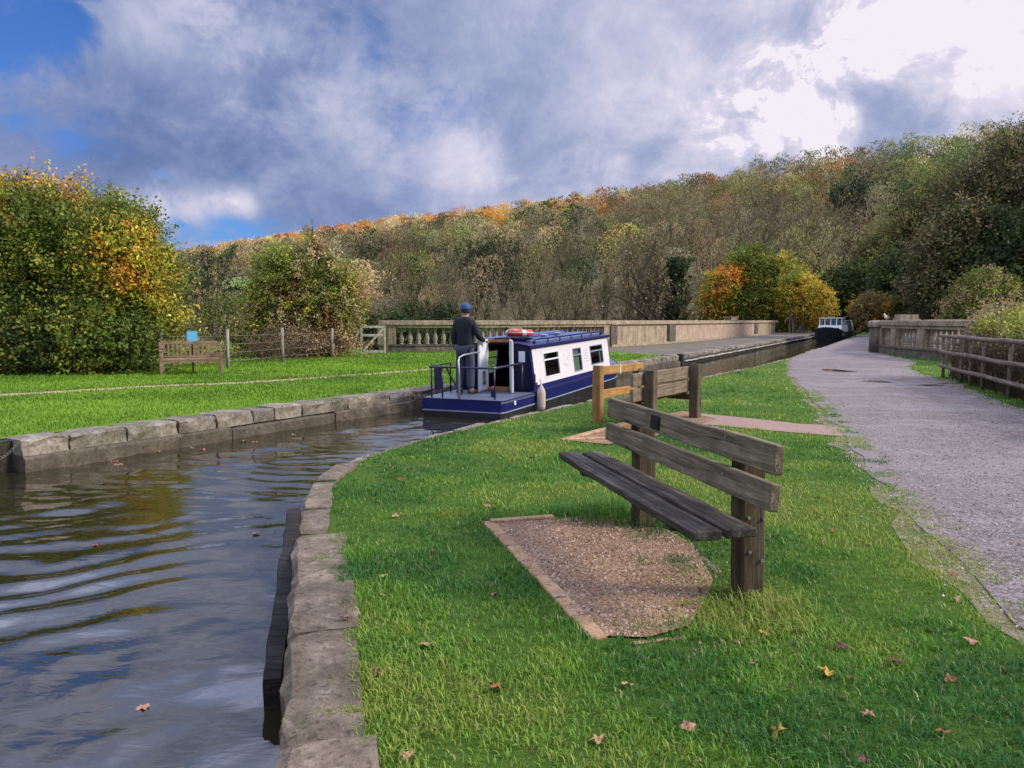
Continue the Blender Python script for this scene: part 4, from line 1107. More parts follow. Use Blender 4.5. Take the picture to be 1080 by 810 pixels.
# ------------------------------------------------------------------ parapets and balustrades
PARA = stone('aqueduct_limestone', [(.19, .14, .085), (.40, .31, .205), (.57, .47, .33)], .9, .22, (.05, .05, .02), .25, (.48, .43, .35), .55, topcol=(.30, .26, .2))
PARD = stone('dark_stained_limestone', [(.075, .06, .042), (.16, .13, .095), (.28, .24, .18)], .9, .4, (.04, .045, .015), .2, (.35, .32, .26), .5)
PINK = stone('pink_clean_limestone', [(.30, .205, .145), (.46, .335, .25), (.56, .43, .34)], .7, .06, (.05, .05, .02), .15, (.5, .4, .32), .42)
BALS = stone('pale_baluster_stone', [(.16, .13, .095), (.30, .255, .195), (.46, .41, .33)], 1.5, .15, (.06, .06, .025), .3, (.5, .46, .4))
def strip(mb, pts, y0, y1, z0, z1):
    """a course following pts, from offset y0 (left) to y1 (right), z0..z1"""
    n_ = len(pts); L_ = []
    for i in range(n_):
        a, b = pts[max(0, i - 1)], pts[min(n_ - 1, i + 1)]
        tx, ty = b[0] - a[0], b[1] - a[1]; m_ = math.hypot(tx, ty); nx_, ny_ = ty / m_, -tx / m_
        x, y = pts[i]
        L_ += [(x + nx_ * y0, y + ny_ * y0, z0), (x + nx_ * y1, y + ny_ * y1, z0), (x + nx_ * y1, y + ny_ * y1, z1), (x + nx_ * y0, y + ny_ * y0, z1)]
    fs = []
    for i in range(n_ - 1):
        for j in range(4):
            fs.append((i * 4 + j, i * 4 + (j + 1) % 4, (i + 1) * 4 + (j + 1) % 4, (i + 1) * 4 + j))
    fs += [(3, 2, 1, 0), tuple((n_ - 1) * 4 + j for j in range(4))]
    mb.add(L_, fs)
def resample(pts, step):
    T_ = length(pts); n_ = max(1, int(round(T_ / step)))
    return [along(pts, T_ * i / n_)[0] for i in range(n_ + 1)]
BPROF = [(.105, 0), (.105, .06), (.075, .075), (.060, .10), (.095, .115), (.095, .135), (.075, .15), (.115, .23), (.118, .28), (.095, .36), (.062, .50), (.052, .60), (.075, .625), (.075, .645), (.058, .66), (.090, .69), (.105, .70), (.105, .75)]
bal_me = {}
def baluster_mesh():
    mb = MB(); mb.lathe(BPROF, (0, 0, 0), 12)
    me = bpy.data.meshes.new('baluster'); me.from_pydata(mb.v, [], mb.f); me.update(); me.materials.append(BALS)
    me.polygons.foreach_set('use_smooth', [True] * len(me.polygons)); return me
BME = baluster_mesh()
def balustrade(name, pts, label, piers, spacing=.385, top=1.45, cap_mat=PARA, skip_bal=None):
    root = empty(name); tag(root, label, 'balustrade')
    rs = resample(pts, .8)
    mb = MB(); strip(mb, rs, -.24, .24, -.1, .30); strip(mb, rs, -.27, .27, .302, .36); mb.build('plinth', PARD, root)
    mb = MB(); strip(mb, rs, -.21, .21, 1.115, 1.24); strip(mb, rs, -.27, .27, 1.243, 1.36); strip(mb, rs, -.23, .23, 1.363, top); mb.build('coping', cap_mat, root, bevel=.015)
    T_ = length(pts)
    for d_, wd in piers:
        (c_, tg_) = along(pts, d_); ang = math.atan2(tg_[1], tg_[0])
        mb = MB(); mb.box((0, 0, .738), (wd, .44, .75)); o = mb.build('pier', PARA, root, bevel=.012); o.location = (c_[0], c_[1], 0); o.rotation_euler = (0, 0, ang)
    d_ = spacing * .6
    while d_ < T_:
        if all(abs(d_ - pd) > wd / 2 + .1 for pd, wd in piers):
            (c_, tg_) = along(pts, d_)
            o = bpy.data.objects.new('baluster', BME); COL.objects.link(o); o.parent = root; o.location = (c_[0], c_[1], .362)
            o.rotation_euler = (0, 0, d_ * 3)
        d_ += spacing
    return root
LB = [(-6.0, 35.0), (-4.4, 35.15), (-1.76, 36.0), (1.2, 38.1), (3.6, 40.4), (5.2, 42.4)]
balustrade('stone_balustrade', LB, 'curved stone balustrade with rows of pale balusters behind the helmsman', [(.35, .8), (6.6, .8), (length(LB) - .3, .7)])
def solid(name, pts, label, panels):
    root = empty(name); tag(root, label, 'parapet')
    mb = MB(); rs = resample(pts, 2); strip(mb, rs, -.25, .25, 1.18, 1.22); strip(mb, rs, -.31, .31, 1.223, 1.37); strip(mb, rs, -.26, .26, 1.373, 1.45); mb.build('coping', PARA, root, bevel=.015)
    mb = MB(); strip(mb, rs, -.31, .31, -.1, .14); mb.build('plinth', PARA, root)
    for a, b, m_ in panels:
        mb = MB(); q = [along(pts, a + (b - a) * i / 4)[0] for i in range(5)]; strip(mb, q, -.2, .2, .142, 1.178); mb.build('wall_panel', m_, root)
    return root
LP = [(5.2, 42.4), (8.2, 46.9), (9.9, 49.4), (15.5, 60), (29.2, 86)]
sp_ = solid('stone_parapet', LP, 'long solid stone parapet with dark piers and a pinkish panel left of moored boat', [(.6, 7.9, PARA), (9.3, 36.5, PINK), (38, 47, PARA)])
for d_, wd, m_ in ((.3, .8, PARD), (8.6, 1.4, PARD), (37.2, 1.5, PARD), (47.3, .9, PARA)):
    (c_, tg_) = along(LP, d_); mb = MB(); mb.box((0, 0, .66), (wd, .62, 1.03)); o = mb.build('pier', m_, sp_, bevel=.02); o.location = (c_[0], c_[1], 0); o.rotation_euler = (0, 0, math.atan2(tg_[1], tg_[0]))
(c_, tg_) = along(LP, 27); mb = MB(); mb.box((0, 0, 1.58), (2.6, .6, .25)); mb.box((0, 0, 1.73), (3.0, .7, .06)); o = mb.build('pier_cap', PARA, sp_, bevel=.02); o.location = (c_[0], c_[1], 0); o.rotation_euler = (0, 0, math.atan2(tg_[1], tg_[0]))
# right-hand wing
RB = [(16.75, 34.9), (16.25, 32.6), (15.85, 29.6), (15.75, 27.4), (15.9, 25), (16.6, 22.4), (18, 20)]
rb = balustrade('stone_balustrade', RB, 'short lichen-covered stone balustrade with round end pier right of the towpath', [(.2, .3), (2.35, .75), (5.3, .7), (8.6, .8)], .40)
mb = MB(); mb.lathe([(.46, -.1), (.46, 1.12), (.44, 1.14)], (0, 0, 0), 22); o = mb.build('end_pier', PARD, rb, smooth=True); o.location = (16.72, 35.2, 0)
mb = MB(); mb.lathe([(.50, 1.15), (.54, 1.18), (.54, 1.36), (.48, 1.43), (.3, 1.455)], (0, 0, 0), 22); o = mb.build('pier_cap', PARA, rb, smooth=True); o.location = (16.72, 35.2, 0)
RP = [(17.2, 36.2), (22.5, 46.5), (34, 70), (48, 97)]
rp = solid('stone_parapet', RP, 'distant straight stone parapet along the far right side of the towpath', [(.5, 40, PARA), (41, 66, PARA)])
FP2 = [(19.5, 37.0), (22.8, 38.2), (27, 39)]
mb = MB(); rs = resample(FP2, 1); strip(mb, rs, -.25, .25, -.1, 1.2); strip(mb, rs, -.3, .3, 1.203, 1.50); o = mb.build('stone_parapet', PARA); tag(o, 'flat-topped parapet wing beyond the right-hand balustrade', 'parapet')
mb = MB(); mb.box((0, 0, .6), (.8, .6, 1.6)); mb.box((0, 0, 1.46), (.95, .75, .12)); mb.box((0, 0, 1.62), (.85, .65, .20)); mb.box((.9, 0, 1.40), (.9, .5, .16)); o = mb.build('stone_pier', PARA, bevel=.02); tag(o, 'square-capped stone pier top behind the right balustrade', 'pier'); o.location = (18.9, 37.2, 0)

# ---- gull on the parapet
gl = empty('gull', (16.95, 35.15, 1.452), R(200)); gl.scale = (.8, .8, .8); tag(gl, 'white gull with dark wings perched on the right-hand parapet end', 'bird')
mb = MB(); GW_ = paint('gull_white', (.8, .8, .8), .7, .05)
mb.tube([(-.20, 0, .13), (-.10, 0, .16), (0, 0, .185), (.08, 0, .21), (.12, 0, .27), (.14, 0, .33), (.17, 0, .35), (.20, 0, .345)], [.015, .06, .085, .075, .05, .045, .05, .02], 12); gb = mb.build('body', GW_, gl, smooth=True)
for s_ in (-1, 1):
    mb = MB(); mb.tube([(-.26, s_ * .03, .13), (-.12, s_ * .075, .17), (.03, s_ * .08, .20), (.08, s_ * .06, .205)], [.008, .035, .045, .015], 8); mb.build('wing', paint('gull_grey', (.10, .11, .13), .7), gl, smooth=True)
    mb = MB(); mb.tube([(.0, s_ * .03, .13), (.0, s_ * .03, .005), (.05, s_ * .03, .003)], .008, 5); mb.build('leg', paint('gull_leg', (.5, .3, .2), .6), gl)
mb = MB(); mb.tube([(.21, 0, .345), (.26, 0, .335)], [.012, .003], 6); mb.build('beak', paint('gull_bill', (.7, .45, .05), .5), gl)

# ------------------------------------------------------------------ right-hand rustic rail fence
RUST = wood('split_rail_grey_wood', [(.10, .075, .05), (.21, .165, .12), (.34, .285, .22)], 1, .25, (.3, .3, .22))
fA, fB = Vector((10.95, 19.75)), Vector((8.45, 12.0)); fd = (fB - fA).normalized(); fL = (fB - fA).length + 3
rf = empty('rail_fence', (fA.x, fA.y, 0), math.atan2(fd.y, fd.x)); tag(rf, 'rustic three-rail wooden fence against the hedge right of the towpath', 'fence')
for z_ in (.30, .66, 1.06):
    mb = MB(); pts_ = [(-.1 + (fL + .1) * i / 14, .008 * math.sin(i * 1.7 + z_), z_ + .008 * math.sin(i * 1.3 + z_ * 4)) for i in range(15)]
    mb.tube(pts_, [.048 + .008 * math.sin(i * 3.1) for i in range(15)], 8); mb.build('rail', RUST, rf, smooth=True)
for k, d_ in enumerate((.05, 1.9, 2.75, 3.75, 5.6, 6.7, 8.1, 9.6)):
    mb = MB(); mb.tube([(d_, .06, -.2), (d_ + .01, .06, 1.03)], .04, 7); mb.build('post', RUST, rf, smooth=True)

# ------------------------------------------------------------------ left-hand slatted bench, sign, wire fence, gate
TEAK = wood('ruddy_teak_slats', [(.13, .075, .045), (.25, .155, .095), (.38, .26, .17)], 1, .1, (.4, .33, .26), bump=.3)
lbv = Vector((-8.0, 21.15)) - Vector((-9.25, 20.55)); la_ = math.atan2(lbv.y, lbv.x)
lb = empty('garden_bench', (-8.62, 20.75, 0), la_); tag(lb, 'brown slatted garden bench with arms in front of the big autumn shrub', 'bench')
for s_ in (-1, 1):
    mb = MB(); mb.box((s_ * .74, -.27, .31), (.07, .07, .62)); mb.build('leg', TEAK, lb, bevel=.008)
    mb = MB(); mb.hexa([(s_ * .74 - .035, .20, 0), (s_ * .74 + .035, .20, 0), (s_ * .74 + .035, .27, 0), (s_ * .74 - .035, .27, 0), (s_ * .74 - .035, .32, .86), (s_ * .74 + .035, .32, .86), (s_ * .74 + .035, .39, .86), (s_ * .74 - .035, .39, .86)]); mb.build('leg', TEAK, lb, bevel=.008)
    mb = MB(); mb.box((s_ * .74, .01, .645), (.08, .66, .04)); mb.build('armrest', TEAK, lb, bevel=.01)
mb = MB()
for k in range(5): mb.box((0, -.24 + .105 * k, .43), (1.42, .09, .03))
mb.build('seat', TEAK, lb, bevel=.005)
mb = MB(); mb.box((0, -.285, .385), (1.42, .03, .08)); mb.build('apron', TEAK, lb, bevel=.004)
mb = MB()
for k in range(13): mb.box((-.64 + .107 * k, .30, .655), (.05, .022, .34), Matrix.Rotation(R(-8), 3, 'X'))
mb.build('back_slats', TEAK, lb, bevel=.003)
mb = MB(); mb.box((0, .345, .845), (1.42, .04, .085), Matrix.Rotation(R(-8), 3, 'X')); mb.box((0, .27, .48), (1.42, .035, .05), Matrix.Rotation(R(-8), 3, 'X')); mb.build('back_rail', TEAK, lb, bevel=.006)
sg = empty('notice_sign', (-8.75, 21.2, 0), la_); tag(sg, 'small bright blue notice on a stake behind the garden bench', 'sign')
mb = MB(); mb.box((0, .02, .52), (.05, .03, 1.05)); mb.build('stake', GWD, sg)
mb = MB(); mb.box((0, -.005, .99), (.27, .012, .34)); sb_ = mb.build('board', paint('cyan_notice', (.10, .42, .66), .5, .08, (.3, .5, .6)), sg)
mb = MB()
for k in range(4): mb.box((-.01 + .01 * (k % 2), -.0125, 1.09 - .06 * k), (.17 - .03 * (k % 2), .002, .014))
mb.build('print', paint('pale_cyan_print', (.35, .62, .76), .6), sb_)
POSTW = wood('pale_split_post', [(.18, .15, .11), (.32, .28, .22), (.45, .41, .34)], 1, .2, (.4, .4, .3), (20, 20, 1.2))
wf = empty('wire_fence'); tag(wf, 'wire fence on pale wooden posts along the foot of the left shrubs', 'fence')
FPs = [(-13.6, 20.4), (-11.6, 20.9), (-9.78, 21.6), (-8.42, 22.9), (-7.82, 26.4), (-6.90, 29.7)]
for k, (x, y) in enumerate(FPs):
    mb = MB(); mb.tube([(x, y, -.2), (x + .02 * math.sin(k * 3), y, 1.16 + .05 * math.sin(k * 5))], [.055, .05], 8); mb.build('post', POSTW, wf, smooth=True)
mb = MB()
for z_ in (.25, .5, .75, 1.0):
    for a, b in zip(FPs[:-1], FPs[1:] ): mb.tube([(a[0], a[1], z_), ((a[0] + b[0]) / 2, (a[1] + b[1]) / 2, z_ - .015), (b[0], b[1], z_)], .004, 4)
    mb.tube([(FPs[-1][0], FPs[-1][1], z_), (-6.4, 33, z_)], .004, 4)
mb.build('wire', GALV, wf)
GATEW = wood('silvered_gate_wood', [(.30, .26, .20), (.45, .41, .34), (.6, .56, .48)], 1, .15, (.6, .58, .5))
gv = Vector((-5.75, 34.3)) - Vector((-6.42, 32.7)); ga = math.atan2(.35, 1.0)
gt = empty('wooden_gate', (-6.42, 33.0, 0), ga); tag(gt, 'small pale wooden gate with diagonal brace at the end of the balustrade', 'gate')
for x_ in (0, 1.0):
    mb = MB(); mb.box((x_, 0, .62), (.09, .07, 1.16)); mb.build('stile', GATEW, gt, bevel=.006)
for z_, e in ((.12, 0), (.82, 0), (1.18, .06)):
    mb = MB(); mb.box((.5, 0 if e == 0 else -.01, z_), (.905 + e * 3, .05, .10)); mb.build('bar', GATEW, gt, bevel=.006)
mb = MB(); beam(mb, (.07, -.045, .16), (.93, -.045, 1.10), .035, .09, 2, 4, .003); mb.build('brace', GATEW, gt)
mb = MB(); beam(mb, (-.42, .0, -.05), (-.10, .0, 1.08), .07, .08, 4, 5, .004); mb.build('prop', GATEW, gt)
mb = MB(); mb.box((1.10, .02, .65), (.1, .1, 1.3)); mb.build('gatepost', GWD, gt, bevel=.008)

# foliage tools below
#TREES#
# ------------------------------------------------------------------ hillside terrain
RU = np.array([-500, -300, 0, 190, 300, 400, 540, 620, 700, 800, 900, 985, 1080, 1400, 1700.])
RV = np.array([330, 308, 294, 275, 258, 244, 230, 218, 206, 191, 178, 167, 157, 148, 150.])
RA = (RU - 540) / 816; RE = (338 - RV) / 816
def ridge_y(a): return np.interp(a, [-1.3, -.66, -.2, 0, .3, .55, 1.0, 1.5], [800, 760, 640, 540, 350, 250, 190, 170])
def foot_y(a): return np.interp(a, [-1.3, -.66, -.2, .2, .45, .7, 1.5], [120, 120, 110, 105, 95, 70, 55])
def foot_z(a): return np.interp(a, [-1.3, -.3, .2, .45, .7, 1.5], [-7, -7, -6, -3, -1.2, -.6])
def terrain(x, y):
    x = np.asarray(x, float); y = np.asarray(y, float)
    a = x / np.maximum(y, 1)
    yr, yf, zf = ridge_y(a), foot_y(a), foot_z(a)
    zr = EYE + np.interp(a, RA, RE) * yr - 8.5
    f = np.clip((y - yf) / (yr - yf), 0, 1.6)
    z = zf + (zr - zf) * np.where(f < 1, f ** .93, 1 - (f - 1) * .35)
    return z + (fbm(x / 60, y / 60, 77, 3) - .5) * 5 * np.clip(f * 3, 0, 1)
ta = np.linspace(-1.6, 1.9, 150); tf = np.concatenate([np.linspace(-.6, 1.5, 90)])
A2, F2 = np.meshgrid(ta, tf)
Yt = np.maximum(foot_y(A2) + F2 * (ridge_y(A2) - foot_y(A2)), 30 + 20 * np.abs(A2)); Xt = A2 * Yt
Yt = np.where(F2 < -.05, foot_y(A2) * (1 + F2 * 1.0), foot_y(A2) + F2 * (ridge_y(A2) - foot_y(A2))); Xt = A2 * Yt
Zt = terrain(Xt, Yt) - np.where(F2 < -.05, 1.0, 0)
ny_, nx_ = A2.shape; ii = np.arange(nx_ * ny_).reshape(ny_, nx_)
Ft = np.stack([ii[:-1, :-1], ii[:-1, 1:], ii[1:, 1:], ii[1:, :-1]], -1).reshape(-1, 4)
t = NT('woodland_floor'); v = t.coord('Object'); n = t.noise(v, .03, 8, .65)
t.bsdf(t.ramp(n, [(.3, (.08, .07, .035)), (.5, (.15, .12, .065)), (.7, (.2, .165, .09))]), .95, None, .1); HILLM = t.m
ho = np_mesh('hillside', np.stack([Xt, Yt, Zt], -1).reshape(-1, 3), Ft.ravel(), np.full(len(Ft), 4, np.int32), HILLM, smooth=True); tag(ho, kind='structure')
# small pasture and ploughed strip low on the far slope
for nm, y0, y1, a0, a1, c_ in (('pasture', 285, 325, -.372, -.325, (.24, .30, .09)), ('ploughed_field', 330, 350, -.378, -.318, (.42, .17, .10))):
    t = NT(nm + '_ground'); v = t.coord('Object'); n = t.noise(v, .3, 5, .6); t.bsdf(t.mix(n, c_, tuple(k * .7 for k in c_)), .95, None, .1)
    aa = np.linspace(a0, a1, 12); yy = np.linspace(y0, y1, 8); AA, YY = np.meshgrid(aa, yy); XX = AA * YY; ZZ = terrain(XX, YY) + 1.2 + (YY - y0) * .02
    jj = np.arange(96).reshape(8, 12); Fq = np.stack([jj[:-1, :-1], jj[:-1, 1:], jj[1:, 1:], jj[1:, :-1]], -1).reshape(-1, 4)
    o = np_mesh(nm, np.stack([XX, YY, ZZ], -1).reshape(-1, 3), Fq.ravel(), np.full(len(Fq), 4, np.int32), t.m); tag(o, kind='structure')

# ------------------------------------------------------------------ woodland mass on the hillside (beyond count)
TAN = np.array([.27, .195, .095]); GREY = np.array([.135, .122, .062]); OLIVE = np.array([.135, .135, .035]); GREEN = np.array([.06, .095, .02]); DKGREEN = np.array([.022, .04, .014])
ORANGE = np.array([.46, .17, .03]); RUSTC = np.array([.27, .11, .035]); YELLOW = np.array([.36, .28, .04]); YGREEN = np.array([.22, .26, .035]); BROWN = np.array([.115, .085, .042])
def wood_colour(a, f, n1, n2, rg):
    """palette for a tree from its place on the slope"""
    if a < .12:  # higher up, sunlight on this slope is put into brighter, warmer tones
        if f > .62: pal = [(TAN * 1.35, 4), (ORANGE, 2.6), (RUSTC * 1.3, 1.8), (GREY * 1.3, 1.0), (YELLOW, .7)]
        elif f > .45: pal = [(TAN * 1.2, 3.0), (GREY * 1.3, 1.8), (OLIVE * 1.2, 1.5), (YGREEN * 1.3, 1.9 if n1 > .53 else .3), (DKGREEN, 2.4 if n2 > .56 else .25), (GREEN, 1), (ORANGE, .5)]
        else: pal = [(GREY, 3), (TAN, 1.6), (BROWN, 2), (DKGREEN, 1.4 if n2 > .5 else .2), (OLIVE, 1)]
    elif a < .42:
        if f > .8: pal = [(GREY, 3), (TAN, 2.4), (OLIVE, 1.6), (RUSTC, .3), (YELLOW, .25)]
        else: pal = [(GREY, 3), (BROWN, 2.2), (OLIVE, 1.6), (TAN, 1), (RUSTC, .25), (GREEN, .5), (YELLOW, .15)]
    else:  # shade on the right-hand slope is put into darker tones
        if f > .75: pal = [(OLIVE, 3), (YELLOW, .9), (BROWN, 1), (RUSTC, .5), (GREEN, 1)]
        else: pal = [(BROWN, 2.6), (OLIVE, 1.5), (DKGREEN, 2), (GREEN, 1.3), (RUSTC, .3), (GREY, .6)]
    w_ = np.array([p[1] for p in pal]); k = rg.choice(len(pal), p=w_ / w_.sum())
    return pal[k][0]
rg = np.random.default_rng(3)
nb = NB(); tk = NB(); NTREE = 0
cand_a = rg.uniform(-.95, 1.05, 12000)
cells = set()
for a in cand_a:
    yf, yr = float(foot_y(a)), float(ridge_y(a))
    u_ = rg.uniform(); y = math.sqrt((yf * 1.02) ** 2 + u_ * ((yr * 1.04) ** 2 - yf ** 2)); x = a * y
    if a < .35 and y < yf + 12: continue
    if -.385 < a < -.315 and 118 < y < 355: continue
    f = (y - yf) / (yr - yf)
    r = rg.uniform(3.6, 7.6) * (1 if y > 200 else .9)
    key = (int(x / 7.4), int(y / 10.0))
    if key in cells: continue
    cells.add(key)
    z0 = float(terrain(x, y))
    n1 = float(vnoise(np.array(x / 70.), np.array(y / 70.), 5)); n2 = float(vnoise(np.array(x / 55.), np.array(y / 55.), 15))
    c = wood_colour(a, f, n1, n2, rg) * rg.uniform(.45, 1.5) * np.array([rg.uniform(.92, 1.08), 1, rg.uniform(.9, 1.1)])
    h = r * rg.uniform(1.5, 2.2) + 2
    if c is not None and abs(c[1] / max(c[0], 1e-3) - DKGREEN[1] / DKGREEN[0]) < .3: h *= 1.12
    N = int(np.clip(110000 / y, 230, 900) * (r / 5.5)); s0 = np.clip(y * .0019, .32, 1.15)
    bare = rg.uniform() < (.7 if c[0] > c[1] * 1.05 else .15)
    # lumpy crown: a few sub-lobes, leaves lying on their surface
    nl = 8
    lob = unit(rg.normal(size=(nl, 3)) + [0, 0, .5]) * np.array([r * .58, r * .58, h * .24]); lr = r * rg.uniform(.30, .50, nl)
    k = rg.integers(0, nl, N)
    dirs = unit(rg.normal(size=(N, 3)) + np.array([0, 0, .45])); rho = rg.uniform(.7, 1.0, N) ** .5
    P = lob[k] + dirs * (lr[k] * rho)[:, None] * np.array([1, 1, 1.15]) + np.array([x, y, z0 + h * .62])
    tone = rg.uniform(.8, 1.2, nl)[k][:, None]
    col = np.clip(c[None] * 2.0 * tone * rg.uniform(.8, 1.2, (N, 1)) * (1 + .07 * rg.normal(size=(N, 3))), .004, .8)
    if bare:
        d = unit(dirs * .6 + np.array([0, 0, .8]) + rg.normal(size=(N, 3)) * .4)
        add_leaves(nb, P, s0 * rg.uniform(1.0, 2.0, N), col, rg, .1, .30, d, dirs, .55)
    else:
        add_leaves(nb, P, s0 * rg.uniform(.8, 1.4, N), col, rg, .5, .8, None, dirs, .5)
    if y < 330:
        m = 5; ang = rg.uniform(0, 6.28, m)
        tk.add(*[None] * 3) if False else add_frusta(tk, np.tile([x, y, z0], (m, 1)) + rg.normal(size=(m, 3)) * [.3, .3, 0], np.stack([x + np.cos(ang) * r * .5, y + np.sin(ang) * r * .5, np.full(m, z0 + h * .7)], 1), np.full(m, .16 + y * .0002), np.full(m, .05), GREY * .8, 3)
    NTREE += 1
wo_ = nb.build('hillside_woodland', LEAF); tag(wo_, kind='stuff')
wt_ = tk.build('woodland_trunks', BARK); tag(wt_, kind='stuff')
print('woodland trees', NTREE, nb.n // 4)

# ------------------------------------------------------------------ individual trees and shrubs
def lobed(name, loc, label, cat, lobes, leaf, m=14, spray=.6, pal=None, trunk=(.12, 3), seed=1, group=None, twig=.006, up=.35, asp=.62, tcol=(.09, .07, .05), stems=None, sparse=1.0, shell=.45, droop=.15, tropism=.35, gain=1.0, scale=1.0):
    """lobes: (x,y,z, rx,ry,rz, sprays, palette) relative to loc; leaves stand on sprays that radiate from each lobe"""
    rg = np.random.default_rng(seed)
    root = empty(name, loc); root.scale = (scale,) * 3; tag(root, label, cat, group)
    nb = NB(); tb = NB()
    for (lx, ly, lz, rx, ry, rz, n, pl_) in lobes:
        n = int(n * sparse)
        dirs = unit(rg.normal(size=(n, 3)) + np.array([0, 0, .2])); rho = shell + (1 - shell) * rg.uniform(0, 1, n) ** .6
        rad = np.array([rx, ry, rz])
        lump = 1 + .28 * (fbm(dirs[:, 0] * 2.2 + lx + 5, dirs[:, 2] * 2.2 + dirs[:, 1] * 1.3 + seed, seed, 3) - .5) * 2
        S = np.array([lx, ly, lz]) + dirs * rad * (rho * lump)[:, None]
        keep = S[:, 2] > .08; S = S[keep]; dirs = dirs[keep]; n = len(S)
        dd = unit(dirs * .75 + np.array([0, 0, tropism]) + rg.normal(size=(n, 3)) * .42)
        ln = spray * rg.uniform(.55, 1.35, n)
        cols = [np.array(c) for c, _ in pl_]; w_ = np.array([q for _, q in pl_], float); w_ /= w_.sum()
        # colours drift in patches over the crown
        pn = fbm(S[:, 0] * .9 + seed, S[:, 2] * .9 + S[:, 1] * .5, seed + 3, 2); cum = np.cumsum(w_)
        rk_ = np.clip((pn - .5) * 2.1 + .5 + rg.normal(size=n) * .16, 0, .999); ci = np.searchsorted(cum, rk_)
        base = np.array(cols)[np.clip(ci, 0, len(cols) - 1)]
        T = rg.uniform(.05, 1.05, (n, m))
        P = S[:, None] + dd[:, None] * (ln[:, None] * T)[..., None] + rg.normal(size=(n, m, 3)) * (ln[:, None] * .17 * (1.1 - .5 * T))[..., None]
        P[..., 2] -= droop * (T ** 2) * ln[:, None]
        P[..., 2] = np.maximum(P[..., 2], .04)
        C = np.repeat(base[:, None], m, 1) * rg.uniform(.68, 1.3, (n, m, 1)) * (1 + .10 * rg.normal(size=(n, m, 3)))
        FN = np.repeat(dirs, m, 0)
        add_leaves(nb, P.reshape(-1, 3), leaf * rg.uniform(.65, 1.3, n * m), np.clip(C * 1.75 * gain, .003, .8).reshape(-1, 3), rg, up, asp, None, FN, .85)
        if twig:
            tip = S + dd * ln[:, None]; tip[:, 2] -= droop * ln
            add_frusta(tb, S - dirs * rad * .18, tip, np.full(n, twig), np.full(n, twig * .4), np.array(tcol) * .9, 3)
            kk = rg.permutation(n)[:max(4, n // 5)]
            c0 = np.array([lx, ly, lz - rz * .2]); mid = (S[kk] + c0) / 2 + rg.normal(size=(len(kk), 3)) * .08 * rx
            add_frusta(tb, np.tile(c0, (len(kk), 1)), mid, np.full(len(kk), twig * 3), np.full(len(kk), twig * 2), np.array(tcol), 4)
            add_frusta(tb, mid, S[kk], np.full(len(kk), twig * 2), np.full(len(kk), twig), np.array(tcol), 4)
    cx = sum(l[0] for l in lobes) / len(lobes); cy = sum(l[1] for l in lobes) / len(lobes)
    bases = stems or [(cx, cy)]
    for (lx, ly, lz, rx, ry, rz, n, pl_) in lobes:
        for j in range(trunk[1]):
            bx, by = bases[j % len(bases)] if not stems else min(bases, key=lambda b_: abs(b_[0] - lx) + rg.uniform(0, 1.0))
            p0 = np.array([bx + rg.normal() * .12, by + rg.normal() * .12, -.4]); p3 = np.array([lx + rg.normal() * rx * .3, ly + rg.normal() * ry * .3, lz + rg.uniform(-.3, .6) * rz])
            q = [p0, p0 * .65 + p3 * .35 + rg.normal(size=3) * .10 * rx * np.array([1, 1, .3]), p0 * .3 + p3 * .7 + rg.normal(size=3) * .1 * rx, p3]
            rr_ = [trunk[0], trunk[0] * .8, trunk[0] * .5, trunk[0] * .2]
            add_frusta(tb, q[:-1], q[1:], rr_[:-1], rr_[1:], np.array(tcol), 6)
    nb.build('crown', LEAF, root); tb.build('trunk', BARK, root, True)
    return root

OL = (.10, .118, .017); DG = (.030, .048, .010); MG = (.065, .09, .014); YO = (.21, .20, .022); YE = (.36, .27, .03); OR = (.42, .17, .022); RU_ = (.30, .10, .025); BR = (.16, .10, .04); PB = (.26, .19, .10); LG = (.17, .21, .03)
B1 = [(MG, 3), (OL, 4), (YO, 1.2), (DG, 1.5)]; B1o = [(OL, 2.0), (YO, 1.6), (YE, 1.2), (OR, 1.5)]; B1y = [(MG, 1), (OL, 3), (YO, 2.2), (YE, .4)]; B1d = [(DG, 1.4), (MG, 3), (OL, 2.6), (YO, .8)]
# big autumn shrub on the left, world base at (-12.4, 22)
lobed('autumn_shrub', (-12.75, 22.4, 0), 'big olive and orange autumn shrub filling the left bank behind the slatted bench', 'shrub',
      [(-.5, 0, 1.9, 2.8, 1.9, 1.9, 850, B1d), (-.9, -.2, 3.7, 1.6, 1.5, 1.6, 520, B1), (-.2, .2, 4.2, 1.1, 1.1, 1.0, 240, B1o), (1.5, -.1, 3.4, 1.4, 1.4, 1.55, 480, B1), (1.9, -.6, 3.2, 1.0, 1.0, 1.1, 300, B1o), (2.1, -.2, 2.0, 1.0, 1.2, 1.5, 420, B1y),
       (2.3, -.3, .9, .8, .9, .9, 240, B1y), (-3.4, .2, 3.3, 1.9, 1.8, 2.0, 620, B1), (-4.5, .2, 1.6, 2.0, 1.6, 1.6, 420, B1d), (.6, -1.5, .9, 2.6, .9, .9, 420, B1), (-2.4, -1.5, .9, 2.2, .9, .9, 360, B1), (-1.1, -.2, 5.0, .6, .5, .55, 40, B1o), (.3, 0, 5.0, .35, .4, .5, 22, B1o), (1.3, 0, 4.75, .45, .5, .5, 34, B1y), (-2.2, 0, 5.1, .5, .5, .5, 34, B1o), (2.0, 0, 4.2, .4, .4, .5, 30, B1o)],
      .105, 22, .92, None, (.055, 3), 21, None, .008, sparse=1.3, scale=.93, gain=1.12, stems=[(-1.5, 0), (0, .3), (1.4, 0), (-3.2, .2), (2.4, .1)], up=.4)
